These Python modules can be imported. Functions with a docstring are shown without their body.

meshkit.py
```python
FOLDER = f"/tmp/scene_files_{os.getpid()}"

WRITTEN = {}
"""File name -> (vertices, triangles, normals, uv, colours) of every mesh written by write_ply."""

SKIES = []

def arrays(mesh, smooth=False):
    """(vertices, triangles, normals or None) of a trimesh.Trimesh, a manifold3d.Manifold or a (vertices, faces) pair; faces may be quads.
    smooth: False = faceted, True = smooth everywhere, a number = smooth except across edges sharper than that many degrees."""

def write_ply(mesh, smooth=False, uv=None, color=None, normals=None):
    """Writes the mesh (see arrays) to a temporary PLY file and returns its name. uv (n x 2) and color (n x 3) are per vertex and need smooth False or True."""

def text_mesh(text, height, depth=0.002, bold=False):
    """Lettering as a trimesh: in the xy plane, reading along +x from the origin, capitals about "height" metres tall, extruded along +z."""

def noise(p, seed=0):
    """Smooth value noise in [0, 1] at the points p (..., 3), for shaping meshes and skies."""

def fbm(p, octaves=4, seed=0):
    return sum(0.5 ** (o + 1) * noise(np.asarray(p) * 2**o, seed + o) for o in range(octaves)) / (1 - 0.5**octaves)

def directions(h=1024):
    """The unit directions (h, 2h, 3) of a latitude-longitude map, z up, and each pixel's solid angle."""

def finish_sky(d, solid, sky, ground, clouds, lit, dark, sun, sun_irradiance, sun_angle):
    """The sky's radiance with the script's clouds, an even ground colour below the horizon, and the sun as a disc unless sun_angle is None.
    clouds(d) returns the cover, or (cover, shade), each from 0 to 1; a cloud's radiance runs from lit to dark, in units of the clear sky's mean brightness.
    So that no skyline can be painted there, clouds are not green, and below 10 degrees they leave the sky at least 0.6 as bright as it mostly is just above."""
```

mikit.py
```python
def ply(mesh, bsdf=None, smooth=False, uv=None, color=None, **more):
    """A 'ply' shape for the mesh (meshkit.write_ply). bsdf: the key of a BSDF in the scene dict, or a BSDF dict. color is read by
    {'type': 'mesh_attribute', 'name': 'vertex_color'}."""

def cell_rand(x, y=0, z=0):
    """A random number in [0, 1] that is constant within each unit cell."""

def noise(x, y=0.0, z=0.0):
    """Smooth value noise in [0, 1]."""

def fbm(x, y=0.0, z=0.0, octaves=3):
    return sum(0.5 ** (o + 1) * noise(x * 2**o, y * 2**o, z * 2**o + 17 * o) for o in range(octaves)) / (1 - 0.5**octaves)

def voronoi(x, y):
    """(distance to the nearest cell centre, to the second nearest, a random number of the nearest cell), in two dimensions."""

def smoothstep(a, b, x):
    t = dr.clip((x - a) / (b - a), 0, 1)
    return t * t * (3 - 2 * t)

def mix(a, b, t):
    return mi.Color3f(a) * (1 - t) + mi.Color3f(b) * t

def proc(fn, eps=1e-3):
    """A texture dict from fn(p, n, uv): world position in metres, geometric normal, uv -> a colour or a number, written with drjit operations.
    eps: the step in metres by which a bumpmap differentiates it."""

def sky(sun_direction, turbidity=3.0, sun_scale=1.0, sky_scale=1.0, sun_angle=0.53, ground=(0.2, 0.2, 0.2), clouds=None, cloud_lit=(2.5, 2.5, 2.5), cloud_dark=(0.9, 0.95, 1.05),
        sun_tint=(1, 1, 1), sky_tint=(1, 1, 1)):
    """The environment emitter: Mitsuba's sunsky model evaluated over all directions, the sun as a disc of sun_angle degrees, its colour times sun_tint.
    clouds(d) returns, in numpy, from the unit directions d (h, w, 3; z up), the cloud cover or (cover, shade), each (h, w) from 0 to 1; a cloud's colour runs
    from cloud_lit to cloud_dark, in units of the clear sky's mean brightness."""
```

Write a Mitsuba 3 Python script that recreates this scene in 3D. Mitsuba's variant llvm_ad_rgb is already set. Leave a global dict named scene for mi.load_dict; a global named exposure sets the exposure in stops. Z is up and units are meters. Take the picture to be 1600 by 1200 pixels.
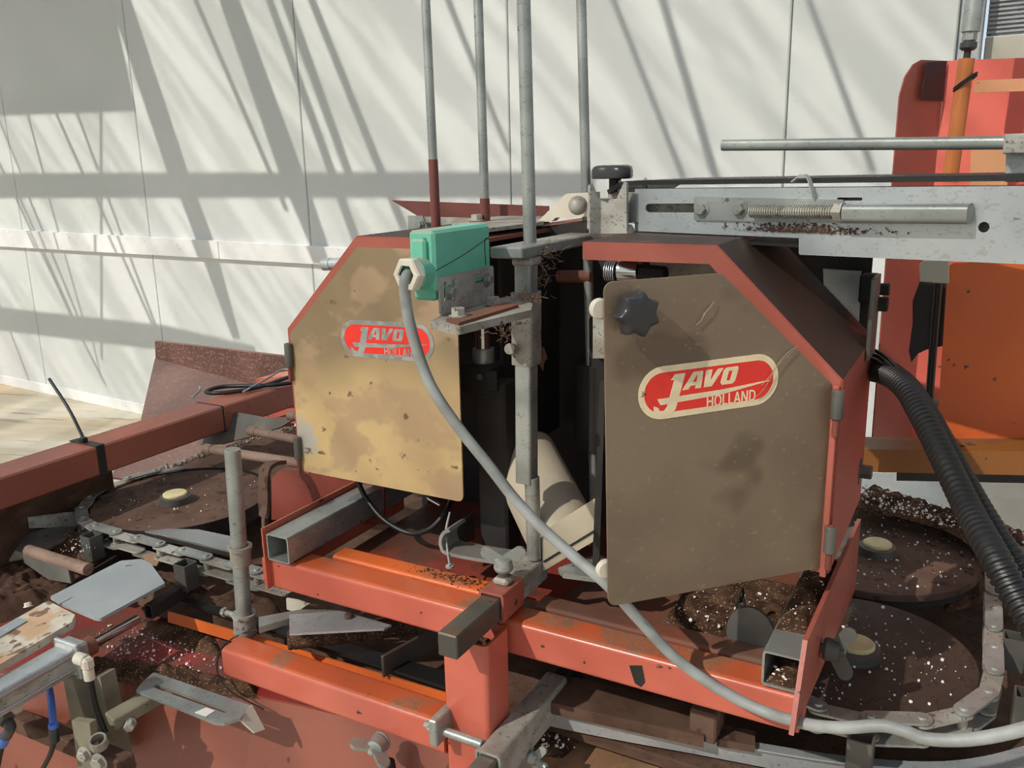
import math, random
import numpy as np, trimesh, drjit as dr, mitsuba as mi, mikit, meshkit
from shapely.geometry import Polygon, Point, LineString, box as sbox
from shapely import affinity, union_all
from mikit import noise, fbm, smoothstep, mix, voronoi, cell_rand

T = mi.ScalarTransform4f
scene, labels = {'type': 'scene'}, {}
# ---------------------------------------------------------------- camera, sky, sun, exposure
scene['camera'] = {'type': 'perspective', 'fov': 60.931, 'fov_axis': 'x', 'near_clip': 0.05, 'far_clip': 200.0,
                   'to_world': T().look_at(origin=[0.6676, -1.0292, 1.4686], target=[0.19747, -0.18101, 1.22452], up=[-0.09955, 0.22387, 0.96952])}
SUN = [np.float64(-0.5), np.float64(-1.1), np.float64(1.0)]                                                    # towards the sun: high, behind the viewer's left shoulder
scene['sky'] = mikit.sky(SUN, turbidity=4.0, sun_scale=0.6, sky_scale=1.0, sun_angle=0.53, ground=(0.30, 0.28, 0.25), sky_tint=(1.04, 1.0, 0.98),
                         sun_tint=(0.85, 1.0, 1.27), clouds=lambda d: 0.55 * meshkit.fbm(d * 3.0, 3, 5) + 0.25, cloud_lit=(1.28, 1.32, 1.30), cloud_dark=(0.86, 0.9, 0.9))
exposure = 2.33

# ---------------------------------------------------------------- small modelling kit
def V(*a): return np.array(a if len(a) > 1 else a[0], float)
def unit(v): v = V(v); return v / np.linalg.norm(v)
def J(*ms): return trimesh.util.concatenate([m for m in ms if m is not None])
def frame(o, x, y, z):
    M = np.eye(4); M[:3, 0], M[:3, 1], M[:3, 2], M[:3, 3] = x, y, z, o
    return M
def axes(d, up=(0, 0, 1)):
    d = unit(d); up = V(up)
    if abs(d @ unit(up)) > 0.98: up = V(0, 1, 0)
    s = unit(np.cross(d, up)); return s, np.cross(s, d), d     # side, up, along
def box(c, s, r=0.0015):
    """a box with chamfered edges, centre c, size s"""
    h = V(s) / 2; r = min(r, *(h * 0.8)); P = []
    for a in (-1, 1):
        for b in (-1, 1):
            for e in (-1, 1):
                q = V(a, b, e)
                for k in range(3):
                    v = q * (h - r); v[k] = q[k] * h[k]; P.append(v)
    m = trimesh.convex.convex_hull(np.array(P)); m.apply_translation(c); return m
def bar(p0, p1, w, h, r=0.002, up=(0, 0, 1)):
    """solid bar from p0 to p1, w across, h high"""
    p0, p1 = V(p0), V(p1); s, u, d = axes(p1 - p0, up)
    m = box((0, 0, 0), (w, h, np.linalg.norm(p1 - p0)), r); m.apply_transform(frame((p0 + p1) / 2, s, u, d)); return m
def hollow(p0, p1, w, h, t=0.003, r=0.005, up=(0, 0, 1)):
    """square tube, open at both ends"""
    p0, p1 = V(p0), V(p1); s, u, d = axes(p1 - p0, up)
    o = sbox(-w / 2 + r, -h / 2 + r, w / 2 - r, h / 2 - r).buffer(r, 3)
    i = sbox(-w / 2 + t + r * .5, -h / 2 + t + r * .5, w / 2 - t - r * .5, h / 2 - t - r * .5).buffer(r * .5, 2)
    m = trimesh.creation.extrude_polygon(o.difference(i), np.linalg.norm(p1 - p0), engine='earcut'); m.apply_transform(frame(p0, s, u, d)); return m
def rbar(p0, p1, w, h, r, up=(0, 0, 1)):
    """closed bar with well rounded long edges"""
    p0, p1 = V(p0), V(p1); s, u, d = axes(p1 - p0, up)
    m = trimesh.creation.extrude_polygon(sbox(-w / 2 + r, -h / 2 + r, w / 2 - r, h / 2 - r).buffer(r, 4), np.linalg.norm(p1 - p0), engine='earcut')
    m.apply_transform(frame(p0, s, u, d)); return m
def lathe(p, ax, prof, n=28):
    """revolve (radius, height) pairs about the axis ax through p"""
    s, u, d = axes(ax); m = trimesh.creation.revolve(np.array(prof, float), sections=n); m.apply_transform(frame(p, s, u, d)); return m
def cyl(p0, p1, r, n=24, ch=0.0008):
    p0, p1 = V(p0), V(p1); L = np.linalg.norm(p1 - p0)
    return lathe(p0, p1 - p0, [(0, 0), (r - ch, 0), (r, ch), (r, L - ch), (r - ch, L), (0, L)], n)
def spline(P, sub=8):
    P = np.array(P, float); Q = np.vstack([2 * P[0] - P[1], P, 2 * P[-1] - P[-2]]); out = []
    for i in range(1, len(Q) - 2):
        for t in np.linspace(0, 1, sub, endpoint=False):
            a, b, c, d = Q[i - 1:i + 3]
            out.append(.5 * (2 * b + (c - a) * t + (2 * a - 5 * b + 4 * c - d) * t * t + (3 * b - a - 3 * c + d) * t ** 3))
    return np.array(out + [P[-1]])
def sweep(P, prof, caps=True, up=(0, 0, 1), scale=None):
    """sweep a closed 2D profile (side, up) along points P, parallel transported"""
    P = np.array(P, float); prof = np.array(prof, float); n = len(prof)
    Tn = np.gradient(P, axis=0); Tn /= np.linalg.norm(Tn, axis=1, keepdims=True) + 1e-12
    s, u, _ = axes(Tn[0], up); rings = []
    for k, (p, t) in enumerate(zip(P, Tn)):
        s = unit(s - t * (s @ t)); u = np.cross(s, t)
        q = prof * (1 if scale is None else scale[k]); rings.append(p + q[:, :1] * s + q[:, 1:] * u)
    v = np.vstack(rings); f = []
    for i in range(len(P) - 1):
        for j in range(n):
            a, b = i * n + j, i * n + (j + 1) % n
            f += [(a, b, b + n), (a, b + n, a + n)]
    if caps:
        v = np.vstack([v, P[0], P[-1]]); e = len(P) * n
        for j in range(n):
            f += [(e, (j + 1) % n, j), (e + 1, (len(P) - 1) * n + j, (len(P) - 1) * n + (j + 1) % n)]
    m = trimesh.Trimesh(v, f, process=False)
    if m.volume < 0: m.invert()
    return m
def circ(r, n=10): a = np.arange(n) * 2 * math.pi / n; return np.c_[np.cos(a), np.sin(a)] * r
def pipe(P, r, n=10, sub=8): return sweep(spline(P, sub), circ(r, n))
def strip(P, w, t, sub=8, up=(0, 0, 1)): return sweep(spline(P, sub), [(-w / 2, -t / 2), (w / 2, -t / 2), (w / 2, t / 2), (-w / 2, t / 2)], up=up)
def corrugated(P, r, pitch=0.0085, depth=0.0022, n=18):
    Q = spline(P, 40); s = np.r_[0, np.cumsum(np.linalg.norm(np.diff(Q, axis=0), axis=1))]
    x = np.arange(0, s[-1], pitch / 6); R = np.c_[[np.interp(x, s, Q[:, k]) for k in range(3)]].T
    w = (x / pitch) % 1
    return sweep(R, circ(1, n), scale=r - depth * (np.cos(w * 2 * math.pi) > 0.25))
def plate(pts, th, r=0.0, holes=(), back=(0.2, 1, -0.5), slots=()):
    """flat sheet whose visible face has the outline pts and whose thickness th lies behind it; r rounds the corners; holes (centre, radius); slots (p, q, radius)"""
    P = np.array(pts, float); c = P.mean(0)
    n = unit(sum(np.cross(P[i] - c, P[(i + 1) % len(P)] - c) for i in range(len(P))))
    if n @ V(back) < 0: n = -n
    u = P[1] - P[0]; u = unit(u - n * (u @ n)); v = np.cross(n, u)
    to2 = lambda q: ((V(q) - c) @ u, (V(q) - c) @ v)
    g = Polygon([to2(p) for p in P]).buffer(0)
    if r: g = g.buffer(-r).buffer(r, 4)
    for q, rad in holes: g = g.difference(Point(to2(q)).buffer(rad, 6))
    for a, b, rad in slots: g = g.difference(LineString([to2(a), to2(b)]).buffer(rad, 6))
    g = g if g.geom_type == 'Polygon' else max(g.geoms, key=lambda x: x.area)
    m = trimesh.creation.extrude_polygon(g, th, engine='earcut'); m.apply_transform(frame(c, u, v, n)); return m
def prism(pts2, lo, hi, axis='y'):
    """outline (x, z) extruded from y = lo to y = hi (or (x, y) from z, or (y, z) from x)"""
    g = pts2 if hasattr(pts2, 'exterior') else Polygon(pts2).buffer(0)
    m = trimesh.creation.extrude_polygon(g, hi - lo, engine='earcut')
    M = {'y': frame((0, hi, 0), (1, 0, 0), (0, 0, 1), (0, -1, 0)), 'z': frame((0, 0, lo), (1, 0, 0), (0, 1, 0), (0, 0, 1)), 'x': frame((lo, 0, 0), (0, 1, 0), (0, 0, 1), (1, 0, 0))}[axis]
    m.apply_transform(M); return m
def hexhead(p, ax, r=0.008, h=0.006, washer=1.35):
    """bolt head on a washer, standing on p and pointing along ax"""
    a = lathe(p, ax, [(0, 0), (r * washer, 0), (r * washer, .0014), (0, .0014)], 20)
    b = lathe(p, ax, [(0, .001), (r, .001), (r, h - .001), (r * .86, h), (0, h)], 6); return J(a, b)
def wingnut(p, ax, side, s=1.0, down=0.0):
    """wing nut: tapered hub and two rounded wings spread along side"""
    ax, side = unit(ax), unit(side); p = V(p)
    hub = lathe(p, ax, [(0, 0), (.009 * s, 0), (.0105 * s, .003 * s), (.009 * s, .013 * s), (.006 * s, .0145 * s), (0, .0145 * s)], 24); ms = [hub]
    for k in (-1, 1):
        d = unit(side * k + ax * 0.75); g = LineString([(.006 * s, .002 * s), (.022 * s, .001 * s)]).buffer(.0065 * s, 6)
        w = trimesh.creation.extrude_polygon(g, .0042 * s, engine='earcut'); z = np.cross(d, unit(ax - d * (ax @ d)))
        w.apply_transform(frame(p + ax * .006 * s - z * .0021 * s, d, np.cross(z, d), z)); ms.append(w)
    return J(*ms)
def mound(poly, z, h, step=0.006, seed=1, rough=0.5, fall=0.03):
    """a heap of loose soil over a ground outline: closed below, uneven on top"""
    g = Polygon(poly).buffer(0); x0, y0, x1, y1 = g.bounds; nx, ny = int((x1 - x0) / step) + 2, int((y1 - y0) / step) + 2
    X, Y = np.meshgrid(np.linspace(x0, x1, nx), np.linspace(y0, y1, ny), indexing='ij'); import shapely
    pts = shapely.points(X.ravel(), Y.ravel()); ins = shapely.contains(g, pts); d = np.where(ins, shapely.distance(pts, g.exterior), 0).reshape(nx, ny)
    P = np.c_[X.ravel(), Y.ravel(), np.zeros(nx * ny)]
    b = meshkit.fbm(P * 28, 3, seed).reshape(nx, ny) * (1 - rough) + meshkit.fbm(P * 110, 2, seed + 3).reshape(nx, ny) * rough
    zz = z + h * np.clip(d / fall, 0, 1) ** 0.7 * (0.25 + 1.1 * b) - 0.002 * (d <= 0)
    v = np.c_[X.ravel(), Y.ravel(), zz.ravel()]; idx = np.arange(nx * ny).reshape(nx, ny)
    q = np.stack([idx[:-1, :-1], idx[1:, :-1], idx[1:, 1:], idx[:-1, 1:]], -1).reshape(-1, 4); q = q[ins[q].any(1)]
    m = trimesh.Trimesh(v, np.vstack([q[:, [0, 1, 2]], q[:, [0, 2, 3]]]), process=False); m.remove_unreferenced_vertices(); return m
def grit(n, spot, r0=0.0012, r1=0.0032, seed=1):
    """n little angular grains; spot(rng) gives a point each"""
    rng = np.random.default_rng(seed); base = trimesh.creation.icosahedron(); bv, bf = np.array(base.vertices), np.array(base.faces); vs, fs = [], []
    for k in range(n):
        r = r0 + (r1 - r0) * rng.random() ** 3; p = spot(rng)
        vs.append(bv * r * rng.uniform(.6, 1.1, 3) + rng.normal(0, .12 * r, bv.shape) + V(p) + (0, 0, r * .4)); fs.append(bf + 12 * k)
    return trimesh.Trimesh(np.vstack(vs), np.vstack(fs), process=False)
def inquad(a, b, c, d, z=None):
    a, b, c, d = (V(x) for x in (a, b, c, d))
    def f(rng):
        s, t = rng.random(), rng.random(); p = (a * (1 - s) + b * s) * (1 - t) + (d * (1 - s) + c * s) * t
        return p
    return f
def taken(key):
    if key not in scene and key not in labels: return key
    k = 1
    while f'{key}_{k:03d}' in scene or f'{key}_{k:03d}' in labels: k += 1
    return f'{key}_{k:03d}'
def thing(key, label, cat, group=None, kind=None):
    key = taken(key); labels[key] = {'label': label, 'category': cat}
    if group: labels[key]['group'] = group
    if kind: labels[key]['kind'] = kind
    return key
def part(holder, name, mesh, mat, smooth=32, label=None, kind=None, uv=None):
    """one piece of a thing (or of a part): an entry of its own"""
    key = taken(holder + '__' + name); scene[key] = mikit.ply(mesh, mat, smooth=smooth)
    if label or kind: labels[key] = {k: v for k, v in (('label', label), ('kind', kind)) if v}
    return key
def solo(key, label, cat, mesh, mat, smooth=32, group=None, kind=None):
    """a thing that is one mesh"""
    key = thing(key, label, cat, group, kind); scene[key] = mikit.ply(mesh, mat, smooth=smooth); return key
def struct(key, label=None):
    labels[key] = {'kind': 'structure', **({'label': label} if label else {})}; return key

# ---------------------------------------------------------------- materials
def lin(r, g, b): return [((c / 255) / 12.92 if c <= 10 else (((c / 255) + .055) / 1.055) ** 2.4) for c in (r, g, b)]
def material(name, color, rough=0.5, metallic=0.0, spec=0.5, bump=None, **kw):
    b = {'type': 'principled', 'base_color': mikit.proc(color) if callable(color) else {'type': 'rgb', 'value': color},
         'roughness': rough, 'metallic': metallic, 'specular': spec, **kw}
    if bump: b = {'type': 'bumpmap', 'arbitrary': mikit.proc(bump[0], eps=bump[2] if len(bump) > 2 else 5e-4), 'scale': bump[1], 'bsdf': b}
    scene[name] = {'type': 'twosided', 'bsdf': b}
SOIL, DUST = lin(62, 45, 34), lin(118, 92, 76)
def n3(p, s, o=0.0): return noise(p.x * s + o, p.y * s + o, p.z * s)
def f3(p, s, octaves=3, o=0.0): return fbm(p.x * s + o, p.y * s + o, p.z * s, octaves)
def worn(base, second, s=6.0, dust=0.0, chips=0.0, chip=None, dustcol=None, spots=0.0):
    """paint or metal: two tones in soft clouds, small chips, and soil dust lying on the faces that look up"""
    dc = dustcol or DUST; cc = chip or lin(70, 52, 44)
    def fn(p, n, uv):
        c = mix(base, second, smoothstep(.3, .7, f3(p, s, 3)))
        if spots: c = mix(c, cc, spots * smoothstep(.58, .74, .5 * n3(p, 330.0, 3.0) + .5 * f3(p, 90.0, 2, 1.0)))
        if chips: c = mix(c, cc, smoothstep(.79 - chips * .22, .83 - chips * .22, f3(p, 58.0, 4, 7.0)))
        if dust: c = mix(c, dc, dust * smoothstep(.45, .85, n.z) * smoothstep(.40, .62, f3(p, 13.0, 4, 4.0)) * (.55 + .45 * n3(p, 260.0)))
        return c
    return fn
material('mat_wall', worn(lin(207, 209, 205), lin(199, 202, 197), 1.2), 0.55, spec=0.3)
material('mat_rail', worn(lin(226, 226, 222), lin(212, 212, 208), 5.0, chips=0.12, chip=lin(150, 140, 130)), 0.6)
def concrete(p, n, uv):
    a, b = p.x * .9 + p.y * .25, p.y * .9 - p.x * .25
    c = mix(lin(196, 188, 170), lin(172, 160, 136), smoothstep(.3, .75, fbm(a * 1.6, b * 7.0, 0, 4)))
    c = mix(c, lin(196, 164, 120), .6 * smoothstep(.52, .75, fbm(a * .9 + 9, b * 3.0, 0, 4)))
    return mix(c, lin(140, 122, 100), .7 * smoothstep(.66, .8, fbm(a * 3, b * 26, 0, 3)))
material('mat_concrete', concrete, 0.85)
red_base = worn(lin(180, 88, 70), lin(190, 100, 82), 5.0, dust=0.0, chips=0.10)
def red_paint(p, n, uv):                                            # sky sheen painted in by facing: salmon uprights, deeper orange tops; dust on tops
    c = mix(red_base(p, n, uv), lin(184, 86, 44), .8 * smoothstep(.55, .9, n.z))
    d = smoothstep(.5, .9, n.z) * smoothstep(.52, .66, f3(p, 15.0, 4, 4.0)) * (.35 + .6 * smoothstep(.3, .7, n3(p, 300.0)))
    return mix(c, lin(128, 102, 80), d)
material('mat_red', red_paint, 0.30)
material('mat_red_old', worn(lin(140, 60, 46), lin(120, 54, 42), 4.0, dust=0.95, dustcol=lin(74, 56, 44), chips=0.1), 0.5)
material('mat_salmon', worn(lin(214, 104, 88), lin(205, 92, 76), 4.0, chips=0.12), 0.6)
material('mat_maroon', worn(lin(120, 60, 50), lin(104, 54, 46), 5.0, chips=0.12), 0.5)
material('mat_orange', worn(lin(210, 100, 40), lin(194, 88, 38), 4.0, dust=0.5, chips=0.1), 0.42)
def rusty(p, n, uv):
    c = mix(lin(112, 78, 68), lin(96, 66, 56), smoothstep(.3, .7, f3(p, 7.0, 3)))
    c = mix(c, lin(138, 112, 104), .7 * smoothstep(.2, .6, n.z))
    return mix(c, lin(152, 126, 114), .6 * smoothstep(.5, .72, f3(p, 130.0, 3)))
material('mat_rust_dust', rusty, 0.9)
material('mat_dusty_paint', worn(lin(120, 66, 46), lin(98, 62, 48), 6.0, dust=0.8, dustcol=lin(104, 76, 60), chips=0.15), 0.7)
material('mat_galv', worn(lin(166, 170, 164), lin(142, 146, 141), 16.0, dust=0.5, spots=0.35, chips=0.08, chip=lin(110, 106, 98), dustcol=lin(140, 118, 98)), 0.42, metallic=0.55)
material('mat_galv_clean', worn(lin(188, 193, 192), lin(170, 176, 176), 10.0, spots=0.3, chip=lin(130, 126, 118), chips=0.07), 0.36, metallic=0.5)
material('mat_galv_grimy', worn(lin(168, 166, 156), lin(138, 132, 120), 26.0, spots=0.6, chip=lin(96, 82, 68), chips=0.3, dust=0.5), 0.6, metallic=0.2)
material('mat_steel_dark', worn(lin(104, 104, 98), lin(84, 82, 76), 10.0, dust=0.8, chips=0.12), 0.5, metallic=0.5)
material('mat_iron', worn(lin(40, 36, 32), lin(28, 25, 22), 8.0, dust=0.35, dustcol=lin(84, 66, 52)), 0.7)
material('mat_chrome', lin(190, 190, 190), 0.16, metallic=1.0)
material('mat_stainless', worn(lin(196, 200, 204), lin(180, 184, 188), 5.0, dust=0.12), 0.28, metallic=0.95)
def door_lit(p, n, uv):  # sunlit copy of the dusty door metal, sunlight put into its tone
    c = mix(lin(206, 178, 128), lin(188, 162, 120), smoothstep(.35, .65, f3(p, 8.0, 3, 2.0)))
    c = mix(c, lin(134, 116, 92), smoothstep(.0, .16, p.z - 1.10 + .12 * n3(p, 9.0)) * .9)  # darker upper zone paints a reflection into the metal
    c = mix(c, lin(176, 148, 118), .75 * smoothstep(.5, .62, f3(p, 14.0, 4, 11.0)))
    sc = dr.sqrt(dr.square(p.x + .385) + dr.square((p.z - 1.0) * .8))
    c = mix(c, lin(176, 178, 176), smoothstep(.036, .02, sc + .02 * (n3(p, 90.0) - .5)) * .75)
    return mix(c, lin(120, 100, 78), smoothstep(.74, .80, f3(p, 44.0, 3, 5.0)))
material('mat_door_lit', door_lit, 0.42, metallic=0.45)
def door_shaded(p, n, uv):  # shaded copy of the same dusty door metal, shade put into its tone
    c = mix(lin(132, 116, 96), lin(120, 103, 86), smoothstep(.3, .7, f3(p, 7.0, 4, 2.0)))
    c = mix(c, lin(96, 80, 66), .7 * smoothstep(.58, .72, f3(p, 12.0, 3, 9.0)))
    return mix(c, lin(150, 134, 112), .45 * smoothstep(.66, .80, f3(p, 150.0, 3, 1.0)))
material('mat_door_shaded', door_shaded, 0.40, metallic=0.35)
def soil(p, n, uv):
    c = mix(lin(58, 41, 31), lin(92, 68, 52), smoothstep(.3, .75, f3(p, 45.0, 3)))
    return mix(c, lin(128, 104, 84), smoothstep(.66, .8, n3(p, 430.0)))
material('mat_soil', soil, 0.95, spec=0.1)
material('mat_crust', worn(lin(98, 76, 64), lin(78, 58, 47), 18.0, spots=0.5, chip=lin(56, 40, 31)), 0.95, spec=0.15)
material('mat_perlite', lin(228, 224, 214), 0.8)
def discs(p, n, uv):
    c = mix(lin(98, 76, 64), lin(84, 63, 52), smoothstep(.3, .7, f3(p, 16.0, 3)))
    return mix(c, lin(58, 42, 34), .8 * smoothstep(.6, .72, f3(p, 55.0, 2, 3.0)))
material('mat_disc', discs, 0.8, spec=0.25)
material('mat_disc_shaded', worn(lin(66, 52, 43), lin(56, 43, 35), 16.0, spots=0.5, chip=lin(40, 30, 24)), 0.6, spec=0.3)  # disc colour darkened to stand in for shade over the nearest disc
def shell(p, n, uv):
    c = mix(lin(142, 64, 52), lin(158, 76, 64), f3(p, 5.0, 3))
    return mix(c, lin(46, 37, 30), .97 * smoothstep(.3, .6, n.z) * smoothstep(.10, .3, f3(p, 8.0, 3)))
material('mat_shell', shell, 0.6)
material('mat_flange', worn(lin(160, 86, 72), lin(146, 76, 62), 5.0, dust=0.3, chips=0.1), 0.38)
material('mat_red_dull', worn(lin(150, 84, 66), lin(136, 76, 62), 4.0, dust=0.55, dustcol=lin(112, 76, 60), chips=0.08), 0.45)
material('mat_ochre', worn(lin(134, 84, 36), lin(118, 74, 34), 5.0, dust=0.8, dustcol=lin(96, 72, 54), chips=0.1), 0.5)
material('mat_cream', worn(lin(208, 196, 150), lin(190, 176, 130), 30.0), 0.55)
material('mat_rubber', lin(26, 26, 26), 0.45)
material('mat_black', worn(lin(52, 53, 54), lin(42, 42, 43), 20.0, dust=0.3, dustcol=lin(110, 84, 66)), 0.32)
material('mat_green', worn(lin(100, 176, 150), lin(90, 164, 138), 12.0, dust=0.75, chips=0.02, chip=lin(50, 110, 88), dustcol=lin(172, 140, 120)), 0.45)
material('mat_pvc', worn(lin(178, 168, 146), lin(164, 154, 134), 8.0, chips=0.05), 0.5)
material('mat_cable', worn(lin(150, 153, 150), lin(128, 130, 126), 30.0, chips=0.1, chip=lin(112, 104, 92)), 0.55)
material('mat_grey_plastic', worn(lin(148, 154, 154), lin(138, 145, 145), 9.0, chips=0.04, chip=lin(190, 180, 165)), 0.5)
def peeled(p, n, uv):
    c = mix(lin(196, 188, 172), lin(176, 166, 148), smoothstep(.3, .7, f3(p, 30.0, 3)))
    c = mix(c, lin(184, 142, 100), .7 * smoothstep(.50, .66, f3(p, 20.0, 4, 3.0)))
    return mix(c, lin(120, 96, 74), smoothstep(.62, .72, f3(p, 50.0, 3, 8.0)))
material('mat_peeled', peeled, 0.75)
material('mat_ivory', lin(202, 194, 176), 0.5)
material('mat_blue', lin(70, 110, 190), 0.4)
material('mat_badge_red', worn(lin(222, 48, 36), lin(214, 44, 34), 30.0, chips=0.03), 0.4)
material('mat_badge_cream', worn(lin(226, 206, 168), lin(216, 196, 160), 60.0, chips=0.1, chip=lin(150, 136, 112)), 0.5)
material('mat_badge_silver', worn(lin(172, 174, 168), lin(140, 142, 136), 90.0), 0.4, metallic=0.5)
material('mat_olive', worn(lin(128, 122, 102), lin(104, 98, 82), 12.0, chips=0.1), 0.6)
material('mat_magenta', worn(lin(148, 52, 50), lin(122, 56, 48), 7.0, dust=0.9, dustcol=lin(92, 68, 54), chips=0.2), 0.5)
material('mat_apron', worn(lin(138, 80, 64), lin(122, 72, 58), 4.0, chips=0.14, chip=lin(96, 58, 46)), 0.35)
material('mat_debris', lin(132, 104, 82), 0.9)
material('mat_bar_brown', worn(lin(134, 110, 94), lin(116, 94, 80), 20.0, spots=0.3, dust=0.4), 0.7)
material('mat_soil_sunlit', worn(lin(158, 124, 92), lin(132, 100, 74), 24.0, spots=0.4, chip=lin(96, 72, 54)), 0.95, spec=0.15)  # soil crust lightened to paint sunlight onto the bottom ledge
material('mat_peach', worn(lin(204, 148, 104), lin(190, 132, 92), 5.0, chips=0.1, dust=0.4), 0.5)
material('mat_amber', worn(lin(178, 104, 48), lin(162, 94, 46), 8.0, chips=0.1), 0.42)
material('mat_web', lin(140, 128, 110), 0.9)
material('mat_mesh', worn(lin(120, 124, 128), lin(150, 154, 158), 60.0), 0.8)
material('mat_beige', worn(lin(184, 180, 164), lin(172, 168, 152), 4.0, chips=0.12), 0.7)
material('mat_bar', lin(150, 152, 152), 0.5)
# ---------------------------------------------------------------- the setting: wall, rail, floor, roof bars
WD, WN = V(math.cos(math.radians(4)), -math.sin(math.radians(4)), 0), V(math.sin(math.radians(4)), math.cos(math.radians(4)), 0)   # along the wall, into the wall
W0 = V((-1.1487, 2.2556, 1.358))
struct('wall_back', 'white insulated panel wall with dark vertical joints')
joints = [-17.0, -14.6, -12.2, -9.8, -7.4] + [float((V(q) - W0) @ WD) for q in ((-4.9751, 2.5232, 1.7658), (-3.6228, 2.4286, 1.3618), (-2.3345, 2.3385, 1.3598), (-1.1391, 2.255, 1.358), (-0.0054, 2.1757, 1.4652), (0.5045, 2.14, 1.8359))]
def on_wall(s, z, d=0.0): return V(W0[0], W0[1], 0) + WD * s - WN * d + V(0, 0, z)
def wall_box(s0, s1, z0, z1, d0, d1, r=0.003):
    m = box((0, 0, 0), (s1 - s0, d1 - d0, z1 - z0), r); c = on_wall((s0 + s1) / 2, (z0 + z1) / 2, (d0 + d1) / 2)
    m.apply_transform(frame(c, WD, WN, (0, 0, 1))); return m
for a, b in zip(joints[:-1], joints[1:]):
    part('wall_back', 'panel', wall_box(a + .0025, b - .0025, 0, 3.4, -.06, 0, .004), 'mat_wall', False)
part('wall_back', 'joint_backing', wall_box(joints[0], joints[-1], 0, 3.4, -.09, -.061, 0), 'mat_steel_dark', False)
struct('trim_1', 'white painted rail along the wall, in two lengths')
r0, r1, rj = V((-5.2518, 2.5425, 1.1207)), V((-2.1411, 2.325, 1.0965)), V((-2.9986, 2.385, 1.1037)); q0, q1 = V((-5.2873, 2.545, 1.0056)), V((-2.1921, 2.3286, 1.0101))
def on_rail(s, top):
    a, b = ((r0, r1) if top else (q0, q1)); sa, sb = (a - W0) @ WD, (b - W0) @ WD
    return on_wall(s, a[2] + (b[2] - a[2]) * (s - sa) / (sb - sa), .03)
sj = float((rj - W0) @ WD)
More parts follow.
